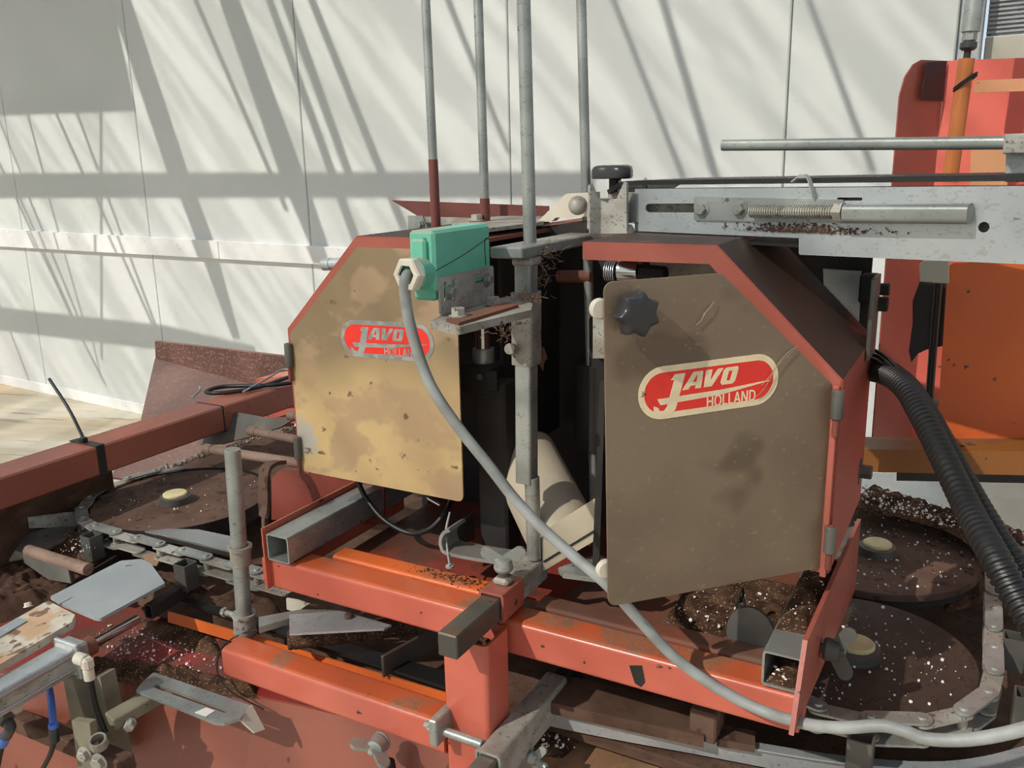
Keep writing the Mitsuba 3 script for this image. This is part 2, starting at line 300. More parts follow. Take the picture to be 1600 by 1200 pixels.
for a, b in ((-17.0, sj - .003), (sj + .003, .28)):
    part('trim_1', 'board', plate([on_rail(a, 1), on_rail(b, 1), on_rail(b, 0), on_rail(a, 0)], .03, back=tuple(WN)), 'mat_rail', False)
scene['baseboard_back'] = mikit.ply(wall_box(-17, joints[-1], 0, .07, 0, .012), 'mat_rail'); struct('baseboard_back')
scene['floor'] = mikit.ply(box((-1, 0, -.05), (24, 14, .1), 0), 'mat_concrete'); struct('floor', 'stained pale concrete floor')
struct('wall_right', 'beige boarded wall beyond the end of the white panels')
s0 = joints[-1] + .07
part('wall_right', 'board', wall_box(s0, s0 + 3, 0, float((0.6147, 2.1323, 1.8221)[2]), -.12, -.07), 'mat_beige', False)
struct('window_1', 'grey insect mesh screen above the beige board')
zs = float((0.6147, 2.1323, 1.8221)[2])
part('window_1', 'screen', wall_box(s0, s0 + 3, zs + .004, 3.4, -.10, -.09, 0), 'mat_mesh', False)
part('window_1', 'mesh_cords', J(*[wall_box(s0, s0 + .5, zs + .01 + .013 * k, zs + .017 + .013 * k, -.089, -.083, .001) for k in range(26)]), 'mat_bar', False, kind='stuff')
struct('trim_2', 'grey metal post closing the white wall')
part('trim_2', 'post', wall_box(joints[-1] + .004, s0 - .004, 0, 3.4, -.05, .005, .004), 'mat_galv_clean', False)
# greenhouse roof bars, overhead and out of the picture: they cast the slanting bars of shade on the wall
struct('ceiling', 'greenhouse roof bars overhead')
def roof_plate(name, pts): part('ceiling', name, plate(pts, .03, back=tuple(WN)), 'mat_bar', False)
def roof_bar(a, b, r): part('ceiling', 'tie_rod', cyl(a, b, r, 8), 'mat_bar')
roof_plate('rafter', [(-4.5749, 0.8412, 4.1876), (-4.3824, 0.8277, 4.1599), (-3.937, 0.7966, 2.8968), (-3.795, 0.7866, 2.5626), (-3.6559, 0.7769, 2.0246), (-3.7196, 0.7814, 2.0189), (-4.0384, 0.8037, 2.784), (-4.1245, 0.8097, 2.9229)])
roof_plate('rafter', [(-3.6835, 0.7788, 4.0595), (-3.5431, 0.769, 4.0394), (-3.0609, 0.7353, 2.8786), (-2.897, 0.7238, 2.4464), (-3.0106, 0.7318, 2.4413), (-3.2307, 0.7472, 2.8802)])
roof_plate('purlin', [(-8.9167, 1.1448, 2.9531), (-1.4704, 0.6241, 2.869), (-1.4702, 0.6241, 2.7923), (-9.0115, 1.1514, 2.7728)])
roof_plate('purlin', [(-8.153, 1.0914, 1.9826), (-4.3028, 0.8221, 2.0244), (-3.5399, 0.7688, 1.9709), (-3.5443, 0.7691, 1.9383), (-4.3269, 0.8238, 1.8945), (-8.2237, 1.0963, 1.8223)])
roof_plate('vent_flap', [(-6.6419, 0.9857, 4.5618), (-4.4918, 0.8354, 4.2388), (-4.3385, 0.8246, 3.2592), (-7.1436, 1.0208, 3.3417)])
roof_plate('rafter', [(-3.9231, 0.7956, 4.0939), (-3.8881, 0.7931, 4.0889), (-3.1947, 0.7447, 2.7228), (-3.2268, 0.7469, 2.7225)])
roof_plate('rafter', [(-3.3539, 0.7558, 4.0122), (-3.3057, 0.7524, 4.0053), (-2.7043, 0.7104, 2.5469), (-2.766, 0.7147, 2.5449)])
roof_plate('rafter', [(-3.2581, 0.7491, 3.9984), (-3.1813, 0.7437, 3.9874), (-2.7005, 0.7101, 2.7871), (-2.7531, 0.7138, 2.7869)])
roof_plate('rafter', [(-3.0935, 0.7376, 3.9748), (-3.0441, 0.7341, 3.9677), (-2.4233, 0.6907, 2.6438), (-2.4765, 0.6944, 2.6427)])
roof_plate('rafter', [(-2.2949, 0.6817, 3.8601), (-2.2547, 0.6789, 3.8543), (-1.8576, 0.6512, 2.9713), (-1.8829, 0.6529, 2.9719)])
roof_plate('rafter', [(-1.5129, 0.6271, 3.7478), (-1.4862, 0.6252, 3.7439), (-1.0869, 0.5973, 2.8606), (-1.1121, 0.599, 2.8608)])
roof_plate('rafter', [(-1.2922, 0.6116, 3.716), (-1.2597, 0.6094, 3.7114), (-0.9569, 0.5882, 2.8594), (-0.9907, 0.5905, 2.8597)])
roof_plate('rafter', [(-0.7799, 0.5758, 3.6425), (-0.7588, 0.5743, 3.6394), (-0.4227, 0.5508, 2.8752), (-0.4466, 0.5525, 2.8755)])
for a, b, r in (((-4.4664, 0.8336, 4.172), (-5.0023, 0.8711, 1.7788), .012), ((-5.6273, 0.9148, 4.196), (-5.3482, 0.8953, 2.9073), .011), ((-5.5286, 0.9079, 4.0398), (-4.9142, 0.8649, 2.903), .013), ((-5.2337, 0.8872, 4.0753), (-4.7719, 0.855, 2.9534), .012), ((-5.8145, 0.9279, 3.3662), (-5.5985, 0.9128, 2.9098), .009),
                ((-6.1111, 0.9486, 3.4422), (-5.2839, 0.8908, 2.0482), .011), ((-5.729, 0.9219, 2.8826), (-5.2692, 0.8897, 2.0493), .011), ((-5.6067, 0.9133, 2.8817), (-5.2107, 0.8856, 2.0536), .012), ((-5.3557, 0.8958, 2.8799), (-5.1508, 0.8815, 2.0372), .009), ((-4.8744, 0.8621, 2.8764), (-4.4219, 0.8305, 2.0339), .011),
                ((-4.745, 0.8531, 2.8755), (-4.3971, 0.8287, 2.0359), .011), ((-5.2465, 0.8881, 1.9668), (-4.9992, 0.8708, 1.61), .011), ((-5.0874, 0.877, 1.9798), (-5.0392, 0.8736, 1.6479), .008), ((-6.1931, 0.9543, 2.1634), (-5.917, 0.935, 1.5242), .010)):
    roof_bar(a, b, r)

roof_plate('top_chord', [(-8.1848, 1.0936, 4.7849), (-0.2474, 0.5386, 3.5976), (-0.2431, 0.5383, 3.5513), (-8.2425, 1.0976, 4.679)])
# one pitch of dirty roof glass above the bars: streaks of dried rain let the sun through unevenly
def rain_streaks(p, n, uv):
    a, b = p.x * .90 + p.y * .44, p.y * .90 - p.x * .44
    t = .45 * fbm(a * 6.0 + 5, b * .8, 0, 3) + .55 * fbm(a * 22.0, b * 2.2 + 3, 0, 3)
    return mi.Float(.60 + .40 * smoothstep(.38, .60, t))
scene['mat_roof_glass'] = {'type': 'thindielectric', 'int_ior': 1.5, 'specular_transmittance': mikit.proc(rain_streaks)}
part('ceiling', 'glass_pane', trimesh.Trimesh([(-14, -6, 3.2), (5, -6, 3.2), (5, 2.0, 4.6), (-14, 2.0, 4.6)], [(0, 1, 2), (0, 2, 3)], process=False), 'mat_roof_glass', False)

# ---------------------------------------------------------------- the two housings
HX = 0.0555                                                        # middle of the machine
def housing(key, sgn, label):
    t = thing(key, label, 'machine housing'); X = lambda a: HX + sgn * a
    out = [(X(.46), .932), (X(.46), 1.197), (X(.2955), 1.36), (X(.105), 1.36)]
    line = LineString(out); shell = line.buffer(.002, cap_style=2, join_style=2)
    part(t, 'shell', prism(shell, .1, .40), 'mat_shell', False)
    ring = Polygon(out + [(X(.105), .932)]).difference(Polygon([(X(.45 - .012), .90), (X(.45 - .012), 1.186), (X(.2865), 1.337), (X(.09), 1.337), (X(.09), .90)]))
    g = ring if ring.geom_type == 'Polygon' else max(ring.geoms, key=lambda q: q.area)
    part(t, 'front_flange', prism(g, .0985, .1025), 'mat_flange', False)
    return t, X
hl, XL = housing('machine_housing', -1, 'left red housing with a closed tan door, behind the green switch')
hr, XR = housing('machine_housing', 1, 'right red housing with a brown door standing ajar, under the conveyor rail')
BADGE = .5
def badge(holder, M, border, letters):
    """pill-shaped plate with lettering, 0.104 x 0.034 m, drawn flat and moved by M"""
    W, H = 1.0, .335
    pill = lambda i: LineString([(H / 2, 0), (W - H / 2, 0)]).buffer(H / 2 - i, 12)
    def put(name, shapes, z0, z1, mat):
        m = J(*[trimesh.creation.extrude_polygon(g, z1 - z0, engine='earcut').apply_translation((0, 0, z0)) for s in shapes for g in getattr(s, 'geoms', [s])])
        m.apply_transform(M); part(holder, name, m, mat, False)
    put('badge_border', [pill(0)], 0, .006, border)
    put('badge_field', [pill(.04)], .006, .011, 'mat_badge_red')
    sh = lambda pts: Polygon([(x + .30 * y, y) for x, y in pts])       # slanted letters
    Jp = sh([(.215, .108), (.290, .108), (.290, -.115), (.272, -.140), (.238, -.150), (.195, -.150), (.140, -.118), (.128, -.078), (.162, -.090), (.180, -.112), (.208, -.114), (.222, -.095), (.222, .074), (.200, .074)])
    A = sh([(.300, -.0), (.345, .108), (.415, .108), (.432, 0), (.392, 0), (.388, .022), (.352, .022), (.342, 0)]).difference(sh([(.360, .044), (.386, .044), (.382, .084), (.376, .084)]))
    Vv = sh([(.434, .108), (.480, .108), (.487, .040), (.520, .108), (.560, .108), (.508, 0), (.452, 0)])
    O = sh([(.566, .016), (.566, .092), (.582, .108), (.664, .108), (.672, .092), (.672, .016), (.658, 0), (.580, 0)]).difference(sh([(.606, .024), (.606, .084), (.632, .084), (.632, .024)]))
    sw = Polygon([(.128, -.036), (.58, -.030), (.93, -.010), (.93, -.016), (.58, -.062), (.150, -.076)])
    put('badge_lettering', [Jp, A, Vv, O, sw], .011, .015, letters)
    hol = meshkit.text_mesh('HOLLAND', .072, .004, bold=True); hol.apply_scale((.355 / hol.extents[0], 1, 1)); hol.apply_translation((.475 - hol.bounds[0][0], -.133, .011)); hol.apply_transform(M)
    part(holder, 'badge_place_name', hol, letters, False)
# left door, closed
dl = part(hl, 'door', plate([(-.403, .097, .936), (-.399, .097, 1.190), (-.239, .097, 1.3445), (-.05, .097, 1.3445), (-.053, .097, .935)], .003, r=.010, back=(0, 1, 0)), 'mat_door_lit', False, label='closed tan door with a cable crossing its badge')
a, b = V((-0.2842, 0.0965, 1.1923)), V((-0.0963, 0.0965, 1.1962)); u = unit(b - a); k = np.linalg.norm(b - a)
badge(dl, frame(a, u * k, np.cross((0, -1, 0), u) * k, V(0, -1, 0) * .06), 'mat_badge_silver', 'mat_badge_silver')
def hinge(holder, c, h, r, d=(0, 0, 1)):
    c = V(c); k = part(holder, 'hinge', cyl(c - V(0, 0, h / 2), c + V(0, 0, h / 2), r, 20), 'mat_steel_dark')
    part(k, 'pin', cyl(c - V(0, 0, h * 1.15), c + V(0, 0, h * .52), r * .55, 12), 'mat_maroon')
hinge(hl, (-0.4017, 0.092, 1.1522), .042, .0068); hinge(hl, (-0.3992, 0.092, 0.981), .042, .0068)
hinge(hr, (0.5144, 0.088, 1.1684), .037, .0078); hinge(hr, (0.5178, 0.088, 0.986), .037, .0078)
part(hr, 'hinge_strip', box(((.511), .094, 1.06), (.008, .006, .262), .001), 'mat_flange')
# right door, open by about 48 degrees, with a lobed knob
dr_ = part(hr, 'door', plate([(0.5118, 0.1042, 0.9385), (0.5053, 0.0969, 1.1919), (0.3936, -0.027, 1.3416), (0.2932, -0.1386, 1.3406), (0.2987, -0.1325, 0.9433)], .003, r=.011, back=(-.74, .67, 0)), 'mat_door_shaded', False, label='brown door standing ajar with black lobed knob')
nd = V(math.sin(math.radians(48)), -math.cos(math.radians(48)), 0)
a, b = V((0.3228, -0.1064, 1.2056)), V((0.451, 0.036, 1.2094)); u = unit(b - a); k = np.linalg.norm(b - a)
badge(dr_, frame(a, u * k, np.cross(nd, u) * k, nd * .06), 'mat_badge_cream', 'mat_badge_cream')
kc = V((0.3146, -0.1148, 1.3054)); th = np.linspace(0, 2 * math.pi, 98)[:-1]
prof = Polygon([(math.cos(x) * q, math.sin(x) * q) for x in np.linspace(0, 2 * math.pi, 141)[:-1] for q in [.0212 + .0064 * (1 - abs(math.sin(3.5 * (x + .4))))]]).buffer(.0016).buffer(-.0032).buffer(.0016)
def lobed(ring, steps):
    """a star-shaped grip: the outline ring carried up through (height, scale) steps with a rounded shoulder"""
    P = np.array([(0, 0, z) for z, _ in steps]); return sweep(P, ring, up=(0, 1, 0), scale=[k for _, k in steps])
shoulder = lambda h: [(0, .93), (.0008, .965), (.0025, 1.0), (h * .5, 1.0), (h * .66, .985), (h * .8, .95), (h * .9, .89), (h * .97, .80), (h, .66)]
km = lobed(np.array(prof.exterior.coords)[:-1], shoulder(.021)); km.apply_translation((0, 0, .008)); s_, u_, _ = axes(nd); km.apply_transform(frame(kc, s_, u_, nd))
kn = part(dr_, 'knob', km, 'mat_black', 50, label='black seven-lobed knob')
part(dr_, 'knob_stem', cyl(kc, kc + nd * .010, .009), 'mat_black')
for q in ((0.2839, -0.1309, 1.3096), (0.2899, -0.1243, 0.9889)):
    part(dr_, 'latch_roller', lathe(V(q) - nd * .003, nd, [(0, 0), (.010, 0), (.012, .002), (.012, .007), (.010, .009), (0, .009)], 24), 'mat_ivory')
part(hr, 'latch_plate', plate([(0.1624, 0.13, 1.2741), (0.1805, 0.13, 1.2751), (0.1809, 0.13, 1.1898), (0.1625, 0.13, 1.1882)], .004), 'mat_galv_grimy', False)
part(hr, 'inner_guide', plate([(0.2037, 0.06, 1.1732), (0.2124, 0.06, 1.1741), (0.2039, 0.06, 0.8841), (0.1926, 0.06, 0.8816)], .003), 'mat_iron', False)
part(hr, 'side_bolt', hexhead(V(.5175, .365, .99), (1, 0, 0), .011, .018, 1.9), 'mat_steel_dark')
part(hr, 'side_bolt', hexhead(V(.5175, .37, 1.255), (1, 0, 0), .012, .020, 1.8), 'mat_iron')
part(hr, 'side_bracket', box((.521, .34, 1.24), (.006, .07, .12), .001), 'mat_steel_dark')
# what stands inside, mostly dark
ib = thing('drive_casing', 'dark drive casing with an added backing sheet, deep between the two housings', 'machine casing')
part(ib, 'added_backing', box((HX, .46, 1.02), (.89, .008, .66), 0), 'mat_iron', False)  # added dark sheet that keeps wall light out of the gap
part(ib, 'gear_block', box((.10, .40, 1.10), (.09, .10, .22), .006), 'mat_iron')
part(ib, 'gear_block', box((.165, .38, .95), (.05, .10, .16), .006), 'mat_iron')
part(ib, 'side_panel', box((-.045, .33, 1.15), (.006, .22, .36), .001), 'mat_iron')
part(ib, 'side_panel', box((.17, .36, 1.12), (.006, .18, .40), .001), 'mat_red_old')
part(ib, 'roller', cyl((-0.0045, 0.36, 1.2753), (0.0608, 0.36, 1.278), .011), 'mat_dusty_paint')
part(ib, 'motor', cyl(V(.055, .38, .96), V(.055, .38, 1.12), .035), 'mat_iron')
part(ib, 'end_plate', plate([(0.4321, 0.425, 1.2979), (0.4896, 0.425, 1.296), (0.4919, 0.425, 1.1987), (0.438, 0.425, 1.2365)], .004), 'mat_galv', False)
part(ib, 'end_clamp', box(V((0.5033, 0.42, 1.2712)), (.026, .03, .045), .003), 'mat_iron')
part(ib, 'end_clamp_bolt', cyl((0.5108, 0.42, 1.2696), (0.5328, 0.42, 1.2707), .0095), 'mat_iron')
sv = thing('air_silencer', 'chrome air fitting with knurled collar seen above the open door', 'air fitting')
part(sv, 'body', cyl((0.1758, 0.2, 1.3095), (0.2084, 0.2, 1.3108), .017), 'mat_chrome')
part(sv, 'knurled_collar', J(*[cyl(V((0.155, 0.2, 1.3087)) + V(.0035 * k, 0, 0), V((0.155, 0.2, 1.3087)) + V(.0035 * k + .0028, 0, 0), .016, 16) for k in range(5)]), 'mat_stainless')
part(sv, 'plug', cyl((0.2085, 0.2, 1.307), (0.2483, 0.2, 1.3048), .015, 8), 'mat_iron')
part(sv, 'mount_plate', box(V((0.2694, 0.24, 1.3086)), (.12, .004, .06)), 'mat_galv_grimy')
gc = thing('lift_column', 'steel lift column, shade put into its colour, with chrome piston rod, beside the closed door', 'lift column')
part(gc, 'upright', box((-.043, .20, .955), (.056, .05, .33), .004), 'mat_iron')  # upright coloured near black to carry the shade it stands in
pt = V((-0.0671, 0.2, 1.1094)); part(gc, 'cap_block', box((pt[0] - .006, .2, 1.122), (.064, .06, .05), .005), 'mat_iron')
part(gc, 'collar', cyl((pt[0], .2, 1.147), (pt[0], .2, 1.172), .0185), 'mat_galv')
part(gc, 'piston_rod', cyl((pt[0], .2, 1.17), (pt[0], .2, 1.34), .0125), 'mat_chrome')
part(gc, 'bolt', hexhead((-0.0573, 0.172, 1.13), (0, -1, 0), .006, .006), 'mat_steel_dark')
part(gc, 'slot_block', box(V((-0.0349, 0.169, 1.1253)), (.022, .006, .034)), 'mat_iron')
# on top of the left housing
dp = thing('deflector_plate', 'dark red deflector plate lying behind the two painted rods', 'deflector')
part(dp, 'blade', plate([(-0.4176, 0.44, 1.4037), (-0.0617, 0.44, 1.3934), (-0.0621, 0.44, 1.3608), (-0.3517, 0.44, 1.371)], .004, back=(0, 1, 0)), 'mat_maroon', False)
part(dp, 'bracket', plate([(-0.3513, 0.4, 1.3759), (-0.3163, 0.4, 1.3762), (-0.3056, 0.4, 1.3504), (-0.3515, 0.4, 1.3472)], .004), 'mat_galv', False)
part(dp, 'bracket_plate', plate([(-0.3516, 0.42, 1.3734), (-0.1281, 0.42, 1.3707), (-0.1287, 0.42, 1.347), (-0.3533, 0.42, 1.3457)], .004), 'mat_galv_grimy', False)
part(dp, 'bolt', hexhead((-0.3219, 0.398, 1.359), (0, -1, 0), .007, .006), 'mat_galv')
tb = thing('crossbar_cover', 'dust-covered top cover strip ending beside the white plastic elbow', 'cover strip')
part(tb, 'strip', plate([(-0.1784, 0.2883, 1.375), (-0.1501, 0.5972, 1.375), (-0.0022, 0.3026, 1.375), (-0.0218, 0.0693, 1.375)], .006), 'mat_galv_grimy', False)
part(tb, 'bolt', hexhead((-0.1222, 0.2825, 1.376), (0, 0, 1), .011, .011), 'mat_galv_grimy')
part(tb, 'lower_strip', plate([(-0.0694, 0.2329, 1.362), (-0.0679, 0.6541, 1.362), (-0.0024, 0.5042, 1.362), (-0.0036, 0.1197, 1.362)], .006), 'mat_dusty_paint', False)
part(tb, 'side_skirt', plate([(-0.121, 0.33, 1.3494), (0.0656, 0.33, 1.3761), (0.0656, 0.33, 1.3432), (-0.1219, 0.33, 1.3199)], .004), 'mat_iron', False)
we = thing('plastic_elbow', 'white plastic guide wedge with a round grey ball, beside the belt end', 'plastic guide')
part(we, 'wedge', plate([(-0.0257, 0.32, 1.3714), (0.0303, 0.32, 1.4196), (0.0838, 0.32, 1.4225), (0.0839, 0.32, 1.3832), (0.0109, 0.32, 1.3804), (0.0036, 0.32, 1.3739)], .02, back=(0, 1, 0)), 'mat_ivory', False)
part(we, 'ball', trimesh.creation.icosphere(3, .0155).apply_translation(V((0.0663, 0.29, 1.4023))), 'mat_galv_grimy', True)
st = solo('cylinder_end', 'chrome cylinder end poking out left of the closed-door housing', 'cylinder', J(cyl((-0.4405, 0.25, 1.2933), (-0.397, 0.25, 1.2972), .0105), cyl((-0.4437, 0.25, 1.2932), (-0.4249, 0.25, 1.2945), .0118)), 'mat_galv_clean')

# ---------------------------------------------------------------- four tall rods
def rod(key, label, p0, p1, r, mat='mat_galv', sleeve=None, smat='mat_maroon'):
    t = thing(key, label, 'guide rod', 'tall guide rods'); p0, p1 = V(p0), V(p1); d = unit(p1 - p0)
    part(t, 'shaft', cyl(p0, p0 + d * 1.15, r), mat)
    if sleeve: part(t, 'painted_end', cyl(p0, p0 + d * sleeve, r + .0008), smat, label='red-brown painted lower end')
    return t
rod('guide_rod', 'leftmost tall steel rod, with a long red-brown painted end behind the green switch', (-0.2185, 0.3, 1.351), (-0.2209, 0.3, 1.7431), .0078, sleeve=.13)
rod('guide_rod', 'second tall steel rod from the left, with a short red-brown painted end', (-0.115, 0.3, 1.3584), (-0.1174, 0.3, 1.7327), .0078, sleeve=.055)
rod('guide_rod', 'thickest tall steel rod, rising from the capped square column', (.0585, .135, 1.35), (0.0577, 0.128, 1.6912), .0098)
rod('guide_rod', 'long thin steel rod beside the belt end, running down past the open door', (0.0667, 0.36, 0.8414), (0.0409, 0.36, 1.7252), .0083)
# ---------------------------------------------------------------- square column with arm and shelf
co = thing('clamp_column', 'galvanised square column with sliding clamp, between the two doors', 'column')
part(co, 'foot_tube', cyl((0.0693, 0.112, 0.8551), (0.0692, 0.108, 0.9949), .0118), 'mat_galv')
part(co, 'square_tube', hollow((0.06, 0.108, 0.986), (0.0677, 0.104, 1.3425), .028, .028, up=(0, 1, 0)), 'mat_galv')
part(co, 'square_tube_core', bar((0.06, 0.108, 0.9902), (0.0677, 0.104, 1.3406), .022, .022, up=(0, 1, 0)), 'mat_galv_grimy')
part(co, 'neck_block', box(V((0.0686, 0.104, 1.3313)), (.034, .034, .012), .003), 'mat_galv_grimy')
part(co, 'arm', box((.061, .19, 1.3475), (.052, .27, .016), .002), 'mat_galv')
cs = part(co, 'clamp_sleeve', hollow((0.0635, 0.108, 1.1761), (0.0661, 0.105, 1.2858), .036, .036, .003, up=(0, 1, 0)), 'mat_galv_grimy')
part(cs, 'set_screw', cyl((0.0518, 0.09, 1.2004), (0.0553, 0.07, 1.2055), .0085), 'mat_galv_grimy')
for q in ((0.0599, 0.0937, 1.1599), (0.0595, 0.0937, 1.1409), (0.0602, 0.0937, 1.1239), (0.0608, 0.0937, 1.1007)):
    part(co, 'stamped_ring', lathe(q, (0, -1, 0), [(.0038, 0), (.0056, 0), (.0056, .001), (.0038, .001)], 18), 'mat_galv_grimy')
sh = thing('switch_shelf', 'dusty galvanised shelf plate carrying the green switch', 'bracket')
part(sh, 'shelf_plate', plate([(0.0547, -0.1324, 1.28), (0.0417, -0.0861, 1.28), (0.0415, 0.0963, 1.28), (0.1086, 0.0435, 1.28), (0.1324, -0.0063, 1.28), (0.1094, -0.1531, 1.28)], .010, r=.004), 'mat_galv_grimy', False)
part(sh, 'top_strip', plate([(0.0761, -0.1283, 1.284), (0.0801, 0.0175, 1.284), (0.1076, 0.0038, 1.284), (0.1058, -0.1456, 1.284)], .004), 'mat_dusty_paint', False)
part(sh, 'bolt', hexhead((0.0803, -0.1064, 1.284), (0, 0, 1), .0095, .011, 1.25), 'mat_galv_grimy')
part(sh, 'bolt', hexhead((0.0691, 0.0025, 1.282), (0, 0, 1), .0095, .011, 1.25), 'mat_galv_grimy')
# green switch: its long side faces right, its narrow end faces the viewer
X0 = .046; Y0 = -.105; sw = thing('limit_switch', 'green plastic limit switch box with cable gland, in front of the closed door', 'switch box')
c_, d_ = V((0.0469, -0.105, 1.39)), V((0.046, 0.0375, 1.3874)); zt = float(c_[2]); yb = float(d_[1]); X0 = float(c_[0]); xl = float(V((0.0077, -0.105, 1.3917))[0]); zb = float(V((0.0463, -0.105, 1.3032))[2])
part(sw, 'cover', box(((xl + X0) / 2, (Y0 + yb) / 2, (zt + zb) / 2 + .004), (X0 - xl, yb - Y0, zt - zb - .008), .004), 'mat_green', 30)
part(sw, 'base', box(((xl + X0) / 2 - .001, (Y0 + yb) / 2, zb + .012), (X0 - xl - .006, yb - Y0 - .004, .03), .004), 'mat_green', 30)
sx = X0 + .0004
part(sw, 'seam', J(pipe([V(sx, Y0 + .002, zt - .050), V(sx, (Y0 + yb) / 2, zt - .036), V(sx, yb - .002, zt - .018)], .0005, 5), pipe([V(sx, yb - .016, zb + .03), V(sx, yb - .016, zt - .022), V(sx, yb - .002, zt - .022)], .0005, 5)), 'mat_iron', False)
part(sw, 'end_rib', J(box(((xl + X0) / 2 - .001, Y0 - .003, zt - .028), (.022, .009, .036), .003), box(((xl + X0) / 2 - .001, Y0 - .004, zt - .05), (.025, .012, .02), .003)), 'mat_green')
g0 = V((xl + X0) / 2 - .002, Y0, zb + .034)
part(sw, 'gland_boss', cyl(g0 + V(0, .004, 0), g0 + V(0, -.022, 0), .021, 28, .002), 'mat_green')
part(sw, 'gland_nut', lathe(g0 + V(0, -.020, 0), (-.12, -1, .02), [(.0125, 0), (.0225, 0), (.0225, .010), (.0205, .0125), (.0135, .0125), (.0125, .010)], 6), 'mat_ivory', False, label='cream hexagonal gland nut')
part(sw, 'gland_throat', lathe(g0 + V(0, -.016, 0), (-.12, -1, .02), [(0, 0), (.0128, 0), (.0128, .001), (0, .001)], 20), 'mat_steel_dark')
bx = X0 + .0005
pl = part(sw, 'mounting_plate', plate([V(bx + .002, Y0 + .006, 1.282), V(bx + .002, Y0 + .006, zb + .028), V(bx + .002, yb + .002, zb + .028), V(bx + .002, yb + .002, 1.282)], .003, r=.004, back=(-1, 0, 0),
     slots=[(V(bx, Y0 + .018, zb - .004), V(bx, Y0 + .018, zb + .018), .003), (V(bx, Y0 + .038, zb - .004), V(bx, Y0 + .038, zb + .018), .003), (V(bx, yb - .045, zb + .012), V(bx, yb - .028, zb + .012), .0035)]), 'mat_galv_grimy', False)
part(sw, 'screw', hexhead(V(bx + .002, Y0 + .028, zb + .006), (1, 0, 0), .0072, .008, 1.35), 'mat_galv')
part(sw, 'screw', hexhead(V(bx + .002, yb - .018, zb + .010), (1, 0, 0), .0072, .008, 1.35), 'mat_galv')
solo('signal_cable', 'long grey cable sagging from the green switch across the front beam to the right', 'cable',
     pipe([g0 + V(-.001, -.012, .003), g0 + V(-.003, -.030, -.004), (0.0207, -0.135, 1.3045), (0.0297, -0.135, 1.2573), (0.0487, -0.13, 1.1975), (0.079, -0.12, 1.1453), (0.1195, -0.11, 1.0931), (0.1546, -0.1, 1.0451), (0.1969, -0.1, 1.0102), (0.2402, -0.1, 0.9817), (0.2843, -0.1, 0.9533), (0.3164, -0.07, 0.8973),
           (0.3538, -0.045, 0.8433), (0.4012, -0.035, 0.811), (0.4586, -0.03, 0.79), (0.5173, -0.05, 0.8001), (0.5635, -0.07, 0.8208), (0.6082, -0.07, 0.8379), (0.6324, -0.07, 0.8391), (0.6588, -0.07, 0.8372), (0.7006, -0.07, 0.8512), (0.746, -0.07, 0.8789), (0.7878, -0.07, 0.9143)], .0074, 12), 'mat_cable', 60)
# plant fibres caught on the clamp
rng = np.random.default_rng(4)
def fibres(c, n, spread, ln, r=.0006, seed=0):
    g = np.random.default_rng(seed); ms = []
    for _ in range(n):
        p = V(c) + g.normal(0, 1, 3) * spread; d = g.normal(0, 1, 3); d /= np.linalg.norm(d); e = g.normal(0, 1, 3)
        L = ln * g.uniform(.5, 1.3); ms.append(pipe([p, p + d * L * .5 + e * L * .12, p + d * L], r * g.uniform(.6, 1.3), 4, 3))
    return J(*ms)
solo('plant_debris', 'dry straw and roots caught on the column clamp', 'plant debris', J(fibres((0.0845, 0.07, 1.2822), 90, (.009, .012, .004), .010, .0005, 1), fibres((0.027, 0.11, 1.2253), 40, (.008, .01, .012), .016, .0005, 2), fibres((0.0789, 0.14, 1.3374), 60, (.010, .02, .007), .014, .0005, 3), fibres((0.0764, 0.14, 1.3067), 50, (.008, .012, .02), .012, .0004, 5)), 'mat_debris', False, kind='stuff')
for nm, p, q, s in (('dead_leaf', (0.0775, 0.13, 1.1808), .018, 1),):
    solo(nm, 'dry brown leaf hanging at the right of the column clamp', 'leaf', plate([V(p) + (-.006, 0, .02), V(p) + (.004, .002, .016), V(p) + (.009, .003, .0), V(p) + (.004, 0, -.005), V(p) + (.002, .001, -.02), V(p) + (-.003, 0, -.012), V(p) + (-.007, .002, -.008), V(p) + (-.004, 0, .004)], .0012, back=(0, 1, 0)), 'mat_dusty_paint', False)

# ---------------------------------------------------------------- conveyor along the top right
cv = thing('conveyor_rail', 'galvanised conveyor side rail with slot, bolts and tensioning screw, above the ajar door', 'conveyor')
part(cv, 'side_plate', plate([(0.1718, 0.2701, 1.4269), (0.7618, 0.1176, 1.4324), (0.772, 0.1149, 1.3465), (0.4354, 0.202, 1.3419), (0.4341, 0.2023, 1.3643), (0.1729, 0.2699, 1.3644)], .003, r=.003, back=(0, 1, 0), holes=[((0.6545, 0.1453, 1.3861), .0062)], slots=[((0.1977, 0.2635, 1.4001), (0.3011, 0.2367, 1.402), .0065), ((0.4836, 0.1895, 1.4166), (0.5119, 0.1822, 1.4169), .0020)]), 'mat_galv_clean', False)
ra = V((0.1718, 0.2701, 1.4269)); rb = V((0.7618, 0.1176, 1.4324)); rd = unit(V(rb[0] - ra[0], rb[1] - ra[1], 0)); rn = V(-rd[1], rd[0], 0)
part(cv, 'top_flange', sweep([ra + rn * .02, rb + rn * .02], [(-.022, -.002), (.02, -.002), (.02, .0015), (-.020, .0015), (-.0225, -.0005)]), 'mat_galv_clean', False)
part(cv, 'inner_plate', plate([(0.1121, 0.3062, 1.4229), (0.7641, 0.1376, 1.4263), (0.7724, 0.1355, 1.357), (0.4225, 0.226, 1.3657), (0.1125, 0.3061, 1.3761)], .003, back=(0, 1, 0)), 'mat_galv_grimy', False)
